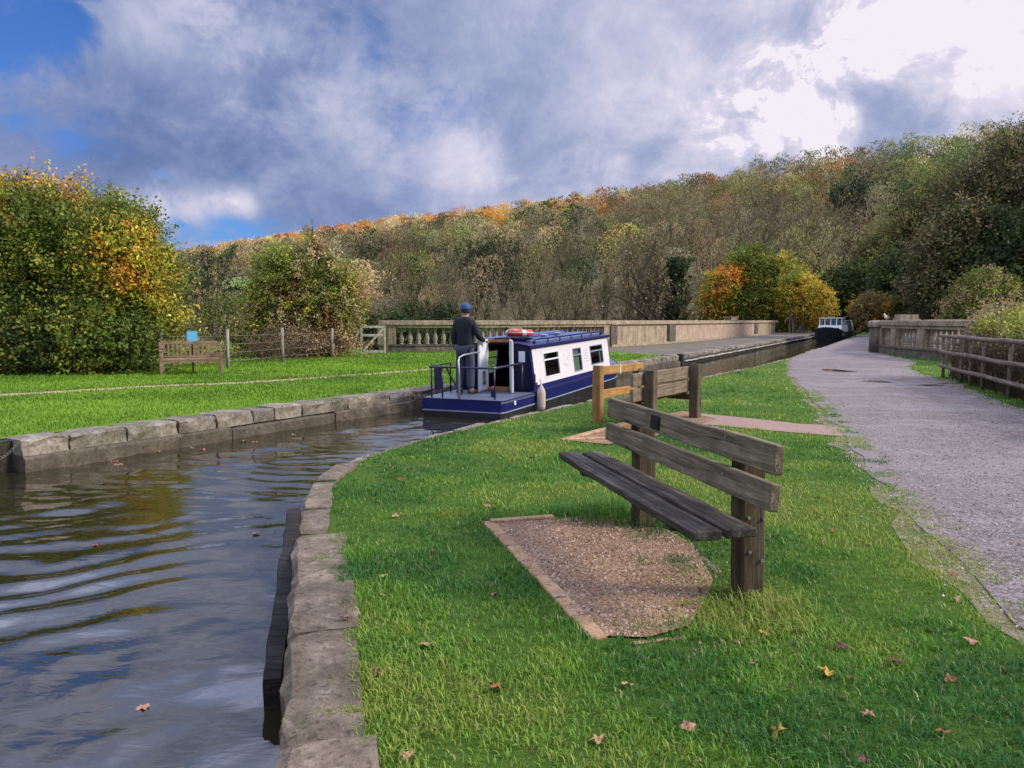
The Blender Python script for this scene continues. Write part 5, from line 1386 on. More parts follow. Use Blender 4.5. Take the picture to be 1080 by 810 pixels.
B2 = [(BR, 3), (OL, 2.0), (YO, 1.6), (PB, 2.4), (MG, .8)]; B2g = [(OL, 3), (LG, 1.4), (YO, 1.8), (PB, 1)]; B2b = [(PB, 2), (BR, 3), ((.09, .06, .03), 2)]
lobed('hawthorn_bush', (-8.3, 31, 0), 'brownish half-bare bush with a thin top twig beside the small gate', 'bush',
      [(0, 0, 1.6, 1.9, 1.4, 1.5, 560, B2), (-.9, 0, 3.0, 1.05, 1.0, 1.25, 380, B2g), (.5, .1, 3.1, .9, .9, 1.3, 330, B2), (1.4, 0, 2.3, .9, .9, 1.4, 330, B2), (-1.7, 0, 1.5, .8, .9, 1.3, 220, B2g), (0, -.9, .5, 2.4, .6, .6, 260, B2b), (.45, 0, 4.2, .35, .35, .4, 30, B2), (.40, 0, 4.9, .06, .06, .5, 5, B2b)],
      
      .095, 14, .55, None, (.04, 5), 33, None, .010, tcol=(.2, .155, .10), shell=.3, sparse=1.7, gain=1.45, stems=[(-.8, 0), (.2, 0), (1.0, .2)])
lobed('yellow_shrub', (-11.0, 29.5, 0), 'small yellow-green shrub growing between the big shrub and brown bush', 'shrub',
      [(0, 0, 1.2, .7, .7, 1.1, 170, [(YE, 2), (LG, 2), (OL, 2)]), (.7, .2, .8, .7, .6, .7, 110, B2g)], .09, 12, .5, None, (.03, 3), 35, None, .006)
lobed('bramble_thicket', (-8.6, 28.2, 0), 'low tangle of brown brambles behind the wire fence', 'undergrowth',
      [(-1.4, -3.6, .35, .9, .6, .4, 120, B2b), (0, -1.2, .45, .8, 1.2, .5, 160, B2b), (.6, .9, .5, .9, 1.3, .5, 170, B2b), (1.4, 2.8, .55, .8, 1.1, .6, 150, B2b)], .06, 8, .6, None, (.012, 8), 36, None, .007, tcol=(.16, .11, .065), shell=.1)
DKE = [(DG, 3), ((.018, .03, .010), 3), (MG, 1)]
for (x, y, s_, lab) in ((-8.2, 48.5, 1.0, 'dark evergreen bush beyond the small wooden gate'), (-3.6, 52, .85, 'dark rounded evergreen bush behind the left balusters'), (-6.6, 62, 1.2, 'taller dark evergreen farther behind the balustrade end')):
    lobed('evergreen_bush', (x, y, -3), lab, 'bush', [(0, 0, 2.6 * s_, 1.8 * s_, 1.5 * s_, 2.4 * s_, 420, DKE), (1.1 * s_, 0, 3.6 * s_, 1.0 * s_, 1.0, 1.3 * s_, 160, DKE), (-1.0 * s_, 0, 3.4 * s_, 1.0 * s_, 1.0, 1.5 * s_, 160, DKE)], .16, 11, .6, None, (.08, 3), int(x * 7) + 90, None, .01)

# ---- bare trees
def bare_tree_mesh(seed, h, spread, col=(.155, .13, .09), leaf=None, nleaf=0, levels=(11, 7, 6, 5), trunk_r=.20, bushy=False):
    rg = np.random.default_rng(seed)
    segs = []; tips = []
    def rec(p, d, L, r, lev):
        n = 5 if lev == 0 else (4 if lev < 3 else 2)
        q = p; dirn = d; sl = L / n
        kids = levels[lev] if lev < len(levels) else 0
        for i in range(n):
            dirn = unit(dirn + rg.normal(size=3) * (.10 if lev == 0 else .20) + np.array([0, 0, .10 if lev > 0 else .05]))
            q2 = q + dirn * sl
            r0 = r * (1 - .62 * i / n); r1 = r * (1 - .62 * (i + 1) / n)
            segs.append((q, q2, r0, r1))
            f = (i + 1) / n
            if kids and (lev > 0 or f > .25):
                k = kids / n * (1.35 if lev == 0 else 1)
                for _ in range(int(k + rg.uniform())):
                    az = rg.uniform(0, 2 * PI)
                    side = unit(np.cross(dirn, np.array([math.cos(az), math.sin(az), .3])))
                    cd_ = unit(dirn * rg.uniform(.45, .9) + side * spread * rg.uniform(.6, 1.1) + np.array([0, 0, .12]))
                    rec(q + (q2 - q) * rg.uniform(.3, 1), cd_, L * rg.uniform(.42, .66) * (1.05 - .35 * f), r1 * .62, lev + 1)
            q = q2
        tips.append((q, dirn, lev))
    rec(np.array([0., 0, -.5]), np.array([0., 0, 1]), h * .62, trunk_r, 0)
    P0 = np.array([s[0] for s in segs]); P1 = np.array([s[1] for s in segs]); r0 = np.maximum([s[2] for s in segs], .022); r1 = np.maximum([s[3] for s in segs], .018)
    big = r0 > .035
    tb = NB()
    C = np.array(col) * rg.uniform(.75, 1.2, (len(segs), 1))
    add_frusta(tb, P0[big], P1[big], r0[big], r1[big], C[big], 5)
    if (~big).any(): add_frusta(tb, P0[~big], P1[~big], r0[~big], r1[~big], C[~big] * 1.1, 3)
    # hair-fine end twigs
    tp = [t_ for t_ in tips if t_[2] >= 2]
    Tp = np.array([t_[0] for t_ in tp]); Td = np.array([t_[1] for t_ in tp])
    m = 1
    S = np.repeat(Tp, m, 0); dd = unit(np.repeat(Td, m, 0) + rg.normal(size=(len(S), 3)) * .55 + [0, 0, .15])
    ln = rg.uniform(.35, .9, len(S)) * h / 14
    add_frusta(tb, S, S + dd * ln[:, None], np.full(len(S), .020), np.full(len(S), .010), np.tile(np.array(col) * 1.1, (len(S), 1)), 3)
    lb_ = None
    if leaf is not None:
        k = rg.integers(0, len(S), nleaf); P = S[k] + dd[k] * (ln[k] * rg.uniform(0, 1.1, nleaf))[:, None] + rg.normal(size=(nleaf, 3)) * .18
        cols = np.array([c for c, _ in leaf]); w_ = np.array([q for _, q in leaf], float); ci = rg.choice(len(cols), nleaf, p=w_ / w_.sum())
        lb_ = NB(); add_leaves(lb_, P, rg.uniform(.10, .24, nleaf) * h / 14, np.clip(cols[ci] * 1.6 * rg.uniform(.6, 1.4, (nleaf, 1)), .003, .8), rg, .3, .65)
    return tb, lb_
def bare_tree(name, loc, label, seed, h, spread, col, leaf=None, nleaf=0, levels=(11, 7, 6, 5), tr=.2, group=None):
    root = empty(name, loc, (seed * 1.3) % 6.28); tag(root, label, 'tree', group)
    tb, lb_ = bare_tree_mesh(seed, h, spread, col, leaf, nleaf, levels, tr)
    tb.build('trunk', BARK, root)
    if lb_: lb_.build('crown', LEAF, root)
    return root
def at(u, y): return (u - 540) / 816 * y
TW = (.235, .195, .115)
SPL = [(OL, 2), (BR, 3), (PB, 2), (YO, 1)]
btA = bare_tree('bare_tree', (at(668, 92), 92, -6), 'tall bare spreading tree left of the ivy-clad trunk', 41, 23, .75, (.17, .14, .09), SPL, 1200, (12, 6, 4, 1), .42)
btB = bare_tree('ivy_clad_tree', (at(713, 88), 88, -6), 'bare tree with its trunk wrapped in dark ivy behind the parapet', 42, 22, .8, (.15, .125, .08), SPL, 1200, (12, 6, 4, 1), .45)
rg = np.random.default_rng(8); iv = NB(); N = 7000
zz = rg.uniform(0, 14.5, N); an_ = rg.uniform(0, 2 * PI, N); rr_ = (.75 + .35 * np.sin(zz * .9) * .6 + .9 * np.clip((zz - 7) / 6, 0, 1) * vnoise(an_ * 2.2, zz * .8, 9)) * (.35 + 1.3 * vnoise(an_ * 1.6 + 3, zz * .9, 4)) * rg.uniform(.4, 1.15, N)
add_leaves(iv, np.stack([rr_ * np.cos(an_), rr_ * np.sin(an_), zz], 1), rg.uniform(.2, .42, N), np.array([[.040, .058, .018]]) * rg.uniform(.5, 1.9, (N, 1)), rg, .2, .8)
ivo = iv.build('ivy', LEAF, btB)
group = 'bare trees in the thicket behind the stone parapet'
lab = 'bare grey-brown tree in the thicket behind the stone parapet'
protos = [bare_tree('bare_tree', (at(420, 100), 100, -7), lab, 50 + i, 17, .55, TW, SPL, 350, (9, 5, 3, 1), .26, group) for i in range(4)]
spots = [(404, 104, .78), (432, 96, .88), (458, 110, .92), (484, 95, .86), (510, 104, .96), (536, 92, .86), (562, 108, 1.02), (590, 94, .92), (618, 112, 1.15), (640, 96, 1.02), (690, 118, 1.32), (745, 112, 1.30), (772, 120, 1.42), (812, 116, 1.40), (846, 122, 1.30), (880, 112, 1.1), (384, 118, .85), (470, 126, 1.1), (548, 130, 1.2), (605, 128, 1.25), (372, 92, .6), (212, 80, .50), (228, 88, .52), (200, 92, .55)]
for i, (u, y, s_) in enumerate(spots):
    o = protos[i] if i < 4 else copy_tree(protos[i % 4])
    o.location = (at(u, y), y, -7 + (1.5 if u > 700 else 0)); o.scale = (s_, s_, s_ * (1 + .08 * math.sin(i * 2.1))); o.rotation_euler = (0, 0, i * 1.9)
    if u > 700: o['label'] = 'bare brown tree on the slope above the yellow-leaved trees'; o['group'] = 'bare trees on the slope above the yellow trees'
    if u < 250: o['label'] = 'small bare tree seen in the gap between the two left shrubs'; o['group'] = 'small bare trees in the gap between the shrubs'

for i, (u, v_, h) in enumerate([(640, 236, 15), (668, 226, 16), (705, 222, 17), (735, 228, 16), (765, 236, 15), (795, 225, 17), (828, 232, 16), (600, 246, 14), (540, 256, 13), (780, 214, 16), (860, 240, 15), (840, 215, 16)]):
    a = (u - 540) / 816; yy = np.linspace(float(foot_y(a)), float(ridge_y(a)), 400); el = (terrain(a * yy, yy) + h - EYE) / yy; k = int(np.argmin(np.abs(el - (338 - v_) / 816)))
    o = copy_tree(protos[i % 4]); o.location = (a * yy[k], yy[k], float(terrain(a * yy[k], yy[k])) - .5); sc_ = h / 12.0; o.scale = (sc_ * 1.1, sc_ * 1.1, sc_); o.rotation_euler = (0, 0, i * 2.3)
    o['label'] = 'bare grey tree standing among the woods half way up the hillside'; o['group'] = 'bare trees among the hillside woods'
# ---- yellow, green and orange trees round the far end of the canal
YT_ = [(YE, 2.6), (YO, 2.4), (LG, 1.6), (OL, 1.6)]; GT_ = [(OL, 3), (MG, 2), (LG, 1.5), (YO, 1.6)]; YY_ = [(YE, 4), ((.40, .26, .03), 2), (YO, 1.2)]
lobed('autumn_tree', (at(800, 98), 98, -2), 'green and yellow tree in the cluster beyond the parapet end', 'tree',
      [(0, 0, 5.5, 4.2, 3.5, 4.0, 900, GT_), (-1.2, 0, 9.6, 2.6, 2.4, 2.8, 420, GT_), (2.4, -.5, 8.0, 2.6, 2.4, 3.0, 420, YT_), (-3.6, 0, 5.2, 2.4, 2.2, 3.2, 360, YT_), (1.0, -1.5, 3.4, 3.4, 2.0, 2.6, 420, YT_)], .27, 20, 1.4, None, (.16, 2), 61, None, .02)
lobed('yellow_tree', (at(846, 92), 92, -1), 'bright yellow tree with a slim pale stem at the parapet end', 'tree',
      [(0, 0, 4.8, 2.5, 2.2, 2.4, 460, YY_), (1.6, -.3, 4.0, 1.7, 1.6, 2.1, 260, YY_), (-1.2, 0, 6.2, 1.5, 1.5, 1.5, 200, YT_)], .24, 19, 1.1, None, (.14, 2), 62, None, .016, tcol=(.3, .27, .22), stems=[(-1.5, -.6)])
lobed('orange_tree', (at(757, 96), 96, -2), 'orange and yellow leaved tree left of the green-yellow tree', 'tree',
      [(0, 0, 7.4, 2.0, 2.0, 1.9, 260, [(OR, 1.4), (RU_, .6), (YE, 2), (YO, 1.6)]), (-.8, 0, 4.4, 2.4, 2.0, 2.4, 300, [(YE, 2), (YO, 2), (OR, .8), (OL, 1)]), (1.6, 0, 8.6, 1.2, 1.2, 1.0, 100, [(OR, 3), (RU_, 2)])], .24, 18, 1.1, None, (.12, 2), 63, None, .016)
lobed('orange_bush', (at(925, 72), 72, -.2), 'rounded orange-brown bush behind the right balustrade pier', 'bush',
      [(-.6, 0, 2.4, 1.9, 1.5, 1.7, 460, [((.34, .18, .03), 3), (YO, 1.6), (BR, 1.4)]), (1.2, 0, 2.2, 1.5, 1.4, 1.5, 360, [((.30, .19, .03), 3), (YO, 1.6), (OL, 1)])], .17, 13, .6, None, (.07, 3), 64, None, .01)
lobed('olive_bush', (at(1040, 46), 46, 0), 'grey-olive rounded bush rising behind the hedge on the right', 'bush',
      [(0, 0, 2.4, 2.1, 1.6, 1.9, 700, [(OL, 3), (PB, 1.6), (YO, 1.6), (MG, 1)]), (1.6, 0, 1.8, 1.4, 1.3, 1.5, 340, [(OL, 3), (MG, 2), (PB, 1)]), (-1.4, 0, 1.7, 1.2, 1.2, 1.3, 280, [(OL, 3), (PB, 2)])], .13, 13, .6, None, (.07, 3), 65, None, .01)
DM = [((.075, .072, .024), 3), ((.115, .098, .038), 2.4), (DG, 2), ((.11, .075, .03), 1.2)]; DO = [((.125, .112, .030), 3), (OL, 1.6), ((.15, .09, .03), 1), (DG, 1)]
RT = [(1052, 66, 1.0, DM, 'tall dark brown-green tree at the right edge, its crown highest of all'), (985, 84, .98, DO, 'olive-brown tree left of the tallest right-hand tree'), (1120, 62, .95, DM, 'dark tree cut by the right edge of the view'), (1010, 62, .62, DM, 'lower brown tree under the tallest right-hand crown'), (940, 100, .85, DO, 'yellowish-olive tree on the slope above the orange bush'), (1200, 60, 1.0, DO, 'dark olive tree out beyond the right edge')]
for i, (u, y, s_, pl_, lab_) in enumerate(RT):
    lobed('tall_tree', (at(u, y), y, -1.2), lab_, 'tree', [(0, 0, 8.5 * s_, 5.0 * s_, 4.2 * s_, 5.6 * s_, 900, pl_), (-2.4 * s_, 0, 12.5 * s_, 3.4 * s_, 3.0 * s_, 3.6 * s_, 420, pl_), (2.4 * s_, 0, 13.0 * s_, 3.6 * s_, 3.0 * s_, 3.8 * s_, 460, pl_), (.4 * s_, -.5, 16.0 * s_, 2.6 * s_, 2.4 * s_, 2.4 * s_, 260, pl_), (-4.0 * s_, 0, 8.0 * s_, 2.6 * s_, 2.6 * s_, 3.0 * s_, 300, pl_), (3.6 * s_, -1.5, 6.0 * s_, 3.0 * s_, 2.4 * s_, 3.6 * s_, 300, pl_)],
          .26, 12, 1.7, None, (.24 * s_, 4), 70 + i, None, .036, tcol=(.14, .115, .08), shell=.3, sparse=.85, gain=1.3)
for i, (u, y, s_, lab_) in enumerate([(898, 96, 1.0, 'dark evergreen tree straight behind the moored boat'), (950, 80, 1.1, 'blackish evergreen tree right of the orange bush'), (985, 70, 1.0, 'blackish low evergreen left of the olive bush'), (1075, 58, 1.1, 'dark evergreen behind the olive bush'), (868, 104, .95, 'dark evergreen tree between the yellow tree and moored boat')]):
    lobed('evergreen_tree', (at(u, y), y, -1), lab_, 'tree', [(0, 0, 3.4 * s_, 3.0 * s_, 2.4 * s_, 3.4 * s_, 560, DKE), (.6, 0, 6.6 * s_, 2.4 * s_, 2.0 * s_, 2.6 * s_, 320, DKE), (-1.6, -.3, 5.0 * s_, 1.8 * s_, 1.6 * s_, 2.2 * s_, 220, DKE)], .30, 11, 1.1, None, (.16, 2), 80 + i, None, .016)

# ---- trees one can pick out on the slope: found by walking up the ground in their direction
def slope_spot(u, v, h):
    a = (u - 540) / 816; yy = np.linspace(float(foot_y(a)), float(ridge_y(a)), 400)
    el = (terrain(a * yy, yy) + h - EYE) / yy; tgt = (338 - v) / 816
    k = int(np.argmin(np.abs(el - tgt))); return a * yy[k], yy[k], float(terrain(a * yy[k], yy[k]))
DK2 = [((.012, .024, .008), 3), ((.018, .032, .010), 3), ((.030, .045, .014), 1)]
SL = [(848, 186, 11, 5.0, [(OR, 2), (RU_, 4), ((.34, .12, .03), 2)], 'rust-orange tree high on the right-hand slope'), (822, 200, 9, 4.2, [(RU_, 2), (BR, 3), (PB, 1)], 'reddish-brown tree just left of the rust-orange one'),
      (908, 185, 15, 8.0, DK2, 'broad dark green tree on the upper slope right of the rust-orange tree'), (890, 200, 13, 5.5, DK2, 'lower dark green tree leaning on the broad dark one'),
      (849, 165, 9, 4.6, [(DG, 2), (BR, 2), ((.06, .05, .025), 3)], 'round dark tree standing on the skyline'), (808, 170, 9, 4.2, [(OLIVE, 3), (LG, 1.5), (PB, 2)], 'pale green tree on the skyline left of the round dark one'),
      (916, 162, 9, 4.8, [(YE, 2), (YO, 3)], 'yellow tree on the skyline above the dark green tree'), (944, 156, 9, 5.2, [(YO, 3), ((.3, .16, .04), 2)], 'ochre tree on the skyline near the right end'),
      (762, 219, 8, 3.6, [(YE, 3), ((.4, .24, .03), 2)], 'small golden tree half way up the middle slope'), (541, 212, 11, 6.0, [(DG, 2), (MG, 2), (OL, 1)], 'dark green tree on the distant skyline'),
      (512, 217, 9, 8.0, [(OR, 3), (RU_, 1)], 'orange tree on the distant skyline left of the dark green one'), (448, 238, 8, 4.5, [((.55, .12, .03), 3), (OR, 2)], 'small bright orange-red tree on the distant slope'),
      (470, 243, 14, 10.0, [(YGREEN, 3), (LG, 2)], 'large yellow-green tree on the distant slope'), (490, 240, 12, 8.0, [(YGREEN, 2), (OL, 2)], 'second yellow-green tree right of the large one'), (437, 268, 12, 7.5, [(YGREEN, 3), (OL, 1)], 'yellow-green tree lower on the distant slope'),
      (505, 253, 15, 8.5, DK2, 'dark conifer clump below the yellow-green trees'), (530, 250, 15, 8.0, DK2, 'dark conifer right of the conifer clump'), (572, 262, 9, 5.5, [(YO, 3), (BR, 2)], 'ochre-brown tree above the thicket'),
      (404, 252, 15, 7.5, DK2, 'dark conifer left on the distant slope'), (222, 266, 18, 8.0, DK2, 'broad dark conifer beside the little pasture'), (283, 262, 13, 7.0, DK2, 'dark conifer right of the little pasture'), (207, 270, 14, 6.5, DK2, 'dark conifer nearest the big left shrub'), (375, 248, 9, 5.5, [(RU_, 3), (BR, 2)], 'russet tree on the distant left slope')]
for i, (u, v_, h, r, pl_, lab_) in enumerate(SL):
    x, y, z = slope_spot(u, v_, h); s_ = r / 5.0
    q = np.clip(y / 250, .8, 2.4)
    lobed('slope_tree', (x, y, z), lab_, 'tree', [(0, 0, h * .5, r * .85, r * .8, h * .42, 150, pl_), (-r * .45, 0, h * .65, r * .5, r * .5, h * .28, 70, pl_), (r * .4, -1, h * .62, r * .5, r * .5, h * .3, 70, pl_), (0, 0, h * .8, r * .45, r * .45, h * .2, 50, pl_)],
          .50 * q, 9, 1.1 * s_, None, (.25, 1), 110 + i, None, .03 * q, shell=.5)

# ---- hedge behind the rustic fence
HB = [((.13, .09, .05), 3), ((.22, .17, .10), 2), ((.06, .045, .025), 3)]; HT = [(LG, 2), (YO, 2), ((.30, .30, .10), 2), (PB, 2)]; HY = [((.28, .28, .06), 2), (LG, 2), (YO, 1), (PB, 1)]
hl = []
for k in range(11):
    d_ = .75 + k * 1.05; p = fA + fd * d_; nx2, ny2 = -fd.y * -1, fd.x * -1
    ox, oy = (p.x - fA.x) + .75 * abs(fd.y), (p.y - fA.y) - .25
    hl.append((ox, oy, .55, .62, .62, .62, 150, HB)); hl.append((ox + .15, oy, 1.12, .62, .62, .36, 130, HT if k % 3 else HY))
    if k: hl.append((ox + 1.0, oy + .1, 1.0, .7, .6, .75, 120, HT))
hl.append((.8, -1.3, 1.5, .55, .6, .28, 110, HY)); hl.append((-.1, -4.6, 1.5, .5, .5, .2, 60, HY))
lobed('hedge', (fA.x + .1, fA.y, 0), 'dry brown hedge topped with yellow-green ivy behind the rustic fence', 'hedge', hl, .070, 12, .38, None, (.010, 2), 95, None, .005, tcol=(.17, .125, .08), shell=.25)
rg = np.random.default_rng(17); st_ = NB(); N = 1500
d_ = rg.uniform(0, fL + .5, N); P0 = np.stack([fA.x + fd.x * d_ + .17 + rg.uniform(0, .5, N), fA.y + fd.y * d_, np.full(N, -.02)], 1); P1 = P0 + np.stack([rg.normal(size=N) * .18, rg.normal(size=N) * .25, rg.uniform(.5, 1.25, N)], 1)
add_frusta(st_, P0, P1, np.full(N, .006), np.full(N, .003), np.array([.2, .15, .095]) * rg.uniform(.4, 1.5, (N, 1)), 3)
o = st_.build('dry_stems', BARK); tag(o, kind='stuff')

# ------------------------------------------------------------------ grass
rg = np.random.default_rng(5)
def seg_dist(pts, X, Y):
    best = np.full(X.shape, 1e9)
    for (x0, y0), (x1, y1) in zip(pts[:-1], pts[1:]):
        dx, dy = x1 - x0, y1 - y0; L2 = dx * dx + dy * dy
        t_ = np.clip(((X - x0) * dx + (Y - y0) * dy) / L2, 0, 1)
        best = np.minimum(best, np.hypot(X - x0 - t_ * dx, Y - y0 - t_ * dy))
    return best
near_polys = [PAD, PAD2, STRIP]
kerbs = [[(.37, 3.40), (-.21, 5.47)], [(-.17, 5.46), (.30, 5.60)]]
def near_ok(X, Y):
    ok = poly_mask(nb_poly, X, Y)
    e1 = seg_dist(NEAR_EDGE[:8], X, Y); e2 = seg_dist(NEAR_EDGE[7:], X, Y)
    ok &= (e1 > np.where(Y > 5.6, .275 - .12 * np.clip((Y - 5.6) / 1.4, 0, 1), .275) + .06 * (fbm(X * 5, Y * 5, 2, 2) - .5) * 2) & (e2 > .085)
    jx = X + .10 * (fbm(X * 7, Y * 7, 40, 2) - .5) * 2; jy = Y + .10 * (fbm(X * 7 + 9, Y * 7, 41, 2) - .5) * 2
    inpad = poly_mask(PAD, jx, jy) & ~((X > .75) & (fbm(X * 6, Y * 6, 44, 3) > .60)); ok &= ~inpad
    ok &= ~poly_mask(PAD2, jx, jy) & ~poly_mask(STRIP, jx, jy)
    for k in kerbs: ok &= seg_dist(k, X - .04, Y) > .040
    kx = X + .26 * (fbm(X * 2.6, Y * 2.6, 50, 4) - .5) * 2
    vd = seg_dist(PATH_L, X, Y); ok &= (vd > .26) | (rg.uniform(size=X.shape) < .40 + .9 * np.clip(fbm(X * 4.5, Y * 4.5, 81, 3) - .42, 0, 1) * 2)
    ok &= ~(poly_mask(path_poly, kx + .05, Y) & (rg.uniform(size=X.shape) > .0015))
    return ok
G1 = np.array([.078, .195, .020]); G2 = np.array([.150, .255, .026]); G3 = np.array([.24, .28, .045]); G4 = np.array([.36, .30, .14]); G0 = np.array([.032, .115, .018])
def blades(nb, X, Y, h, wdt, lean, tone):
    N = len(X)
    az = rg.uniform(0, 2 * PI, N); dx, dy = np.cos(az), np.sin(az); sx, sy = -dy, dx
    b = np.stack([X, Y, np.full(N, -.004)], 1)
    l = lean * rg.uniform(.2, 1.5, N)
    mid = b + np.stack([dx * h * l * .35, dy * h * l * .35, h * .6], 1); tip = b + np.stack([dx * h * l, dy * h * l, h * (1 - .28 * l)], 1)
    sd = np.stack([sx, sy, np.zeros(N)], 1) * (wdt / 2)[:, None]
    V = np.stack([b - sd, b + sd, mid + sd * .8, mid - sd * .8, tip], 1).reshape(-1, 3)
    i = np.arange(N)[:, None] * 5
    C = np.repeat(tone, 5, 0)
    n0 = nb.n
    nb.add(V, i + np.array([[0, 1, 2, 3]]), C)
    nb.S.append(np.full(N, 3, np.int32)); nb.L.append((i + np.array([[3, 2, 4]]) + n0).ravel())
def tone_at(X, Y, N, warm):
    n1 = fbm(X * .8, Y * .8, 61, 3); n2 = fbm(X * 3.0, Y * 3.0, 62, 2)
    k = np.clip((n1 - .5) * 2.4 + .5 + (n2 - .5) * .9 + warm + rg.normal(size=N) * .16, 0, 1)[:, None]
    c = np.where(k < .3, G0 + (G1 - G0) * k / .3, np.where(k < .65, G1 + (G2 - G1) * (k - .3) / .35, G2 + (G3 - G2) * (k - .65) / .35))
    dead = rg.uniform(size=N) < (.03 + .10 * np.clip(warm, 0, 1)); c[dead] = G4 * rg.uniform(.5, 1.1, (dead.sum(), 1))
    return np.clip(c * 1.3 * rg.uniform(.7, 1.3, (N, 1)), .004, .8)
gb = NB()
bands = [(1.75, 3.2, 9500, .0046), (3.2, 4.8, 6500, .0052), (4.8, 7.2, 3600, .0062), (7.2, 10.5, 1500, .0095), (10.5, 16, 420, .017), (16, 26, 130, .03), (26, 42, 36, .05)]
for y0, y1, dens, wd in bands:
    x0, x1 = -.72 * y1 * .5 - 1.2, .72 * y1 + .3
    x0 = max(x0, -2.0 if y0 < 8 else (-1.6 if y0 < 12 else -.5))
    N = int((x1 - x0) * (y1 - y0) * dens)
    X = rg.uniform(x0, x1, N); Y = rg.uniform(y0, y1, N)
    m = (np.abs(X) < .70 * Y + .25); X, Y = X[m], Y[m]
    # tufty distribution
    tn = fbm(X * 4.2, Y * 4.2, 66, 3); m = rg.uniform(size=len(X)) < np.clip(.35 + 1.5 * (tn - .22), .34, 1); X, Y, tn = X[m], Y[m], tn[m]
    m = near_ok(X, Y); X, Y, tn = X[m], Y[m], tn[m]; N = len(X)
    pd = np.minimum(seg_dist(PATH_L, X, Y), 1.2); ed = np.minimum(seg_dist(NEAR_EDGE, X, Y), 1.0)
    warm = .28 * np.exp(-(pd / .35) ** 2) + .03 * np.exp(-((ed - .35) / .3) ** 2) + .18 * np.clip((Y - 4) / 3, 0, 1) + .25 * np.exp(-(((X - 1.9) / .8) ** 2 + ((Y - 6.2) / 2.2) ** 2)) - .14 - .14 * np.clip((3.8 - Y) / 1.2, 0, 1) - .10 * np.clip(-X / .4, 0, 1)
    short = 1 - .45 * np.exp(-(pd / .3) ** 2)
    h = rg.uniform(.018, .042, N) * (.55 + 1.0 * tn) * short * (1 + .1 * (Y > 9))
    blades(gb, X, Y, h, np.full(N, wd) * rg.uniform(.7, 1.4, N), .75, tone_at(X, Y, N, warm))
# taller tufts: bench feet, pad corner, coping joints
for cx, cy, sx_, sy_, n_, h0, h1 in [(.72, 5.62, .14, .16, 900, .08, .20), (.60, 5.72, .16, .1, 500, .05, .14), (1.02, 5.35, .08, .1, 260, .05, .13), (1.28, 3.80, .12, .10, 500, .04, .11), (1.0, 4.55, .05, .05, 160, .02, .06), (.98, 4.22, .1, .1, 220, .015, .045), (.60, 3.60, .04, .12, 120, .015, .04), (-.60, 2.74, .06, .016, 420, .01, .045), (-.84, 3.56, .055, .014, 300, .008, .03), (-1.14, 4.62, .05, .016, 160, .01, .03), (-.52, 2.95, .03, .2, 160, .01, .03), (1.2, 3.55, .25, .08, 700, .03, .08), (1.95, 10.9, .2, .2, 300, .05, .12)]:
    X = rg.normal(cx, sx_, n_); Y = rg.normal(cy, sy_, n_); blades(gb, X, Y, rg.uniform(h0, h1, n_), np.full(n_, .005), .9, tone_at(X, Y, n_, .05))
go = gb.build('grass', GRASSM); tag(go, kind='stuff'); print('blades', gb.n // 5)
# far bank turf
gb = NB()
for (x0, x1, y0, y1, dens, wd) in ((-16, -3, 8, 20, 330, .016), (-10, 5, 14, 30, 200, .024), (-14, 8, 24, 40, 70, .035)):
    N = int((x1 - x0) * (y1 - y0) * dens); X = rg.uniform(x0, x1, N); Y = rg.uniform(y0, y1, N)
    m = poly_mask(lb_poly, X, Y) & (seg_dist(FAR_EDGE, X, Y) > .5) & (X > -.72 * Y - .5)
    X, Y = X[m], Y[m]; N = len(X)
    # the worn line of the path across the turf
    pdist = seg_dist([(-14, 10.6), (-9.9, 14.9), (-8, 16.9), (-6.2, 18.0), (-3.8, 20.8), (-2.5, 22.8), (1, 27)], X, Y)
    m = (pdist > .30) | (rg.uniform(size=N) < .12); X, Y, pdist = X[m], Y[m], pdist[m]; N = len(X)
    k = np.clip(fbm(X * .7, Y * .7, 71, 3) * 1.6 - .35 + rg.normal(size=N) * .12, 0, 1)[:, None]
    k = np.clip(k + (fbm(X * .22, Y * .3, 91, 2)[:, None] - .5) * 1.2, 0, 1); c = np.array([.095, .205, .014]) * (1 - k) + np.array([.22, .37, .022]) * k; c = np.where((pdist < .45)[:, None], c * .6 + np.array([.05, .03, .01]), c)
    blades(gb, X, Y, rg.uniform(.03, .07, N) * (1 + .6 * (Y > 19)), np.full(N, wd), .7, np.clip(c * rg.uniform(.75, 1.25, (N, 1)), .004, .8))
go = gb.build('far_bank_grass', GRASSM); tag(go, kind='stuff')
t = NT('worn_turf_path'); v = t.coord('Object'); n = t.noise(v, 3, 6, .7); t.bsdf(t.ramp(n, [(.35, (.22, .2, .08)), (.65, (.44, .36, .22))]), .95, None, .1)
wp = smooth_line([(-14, 10.6), (-9.9, 14.9), (-8, 16.9), (-6.2, 18.0), (-3.8, 20.8), (-2.5, 22.8), (1, 27)], 4.4, .1)
sheet('turf_path', [(x - .20, y + .20) for x, y in wp] + [(x + .20, y - .20) for x, y in wp[::-1]], .006, t.m)

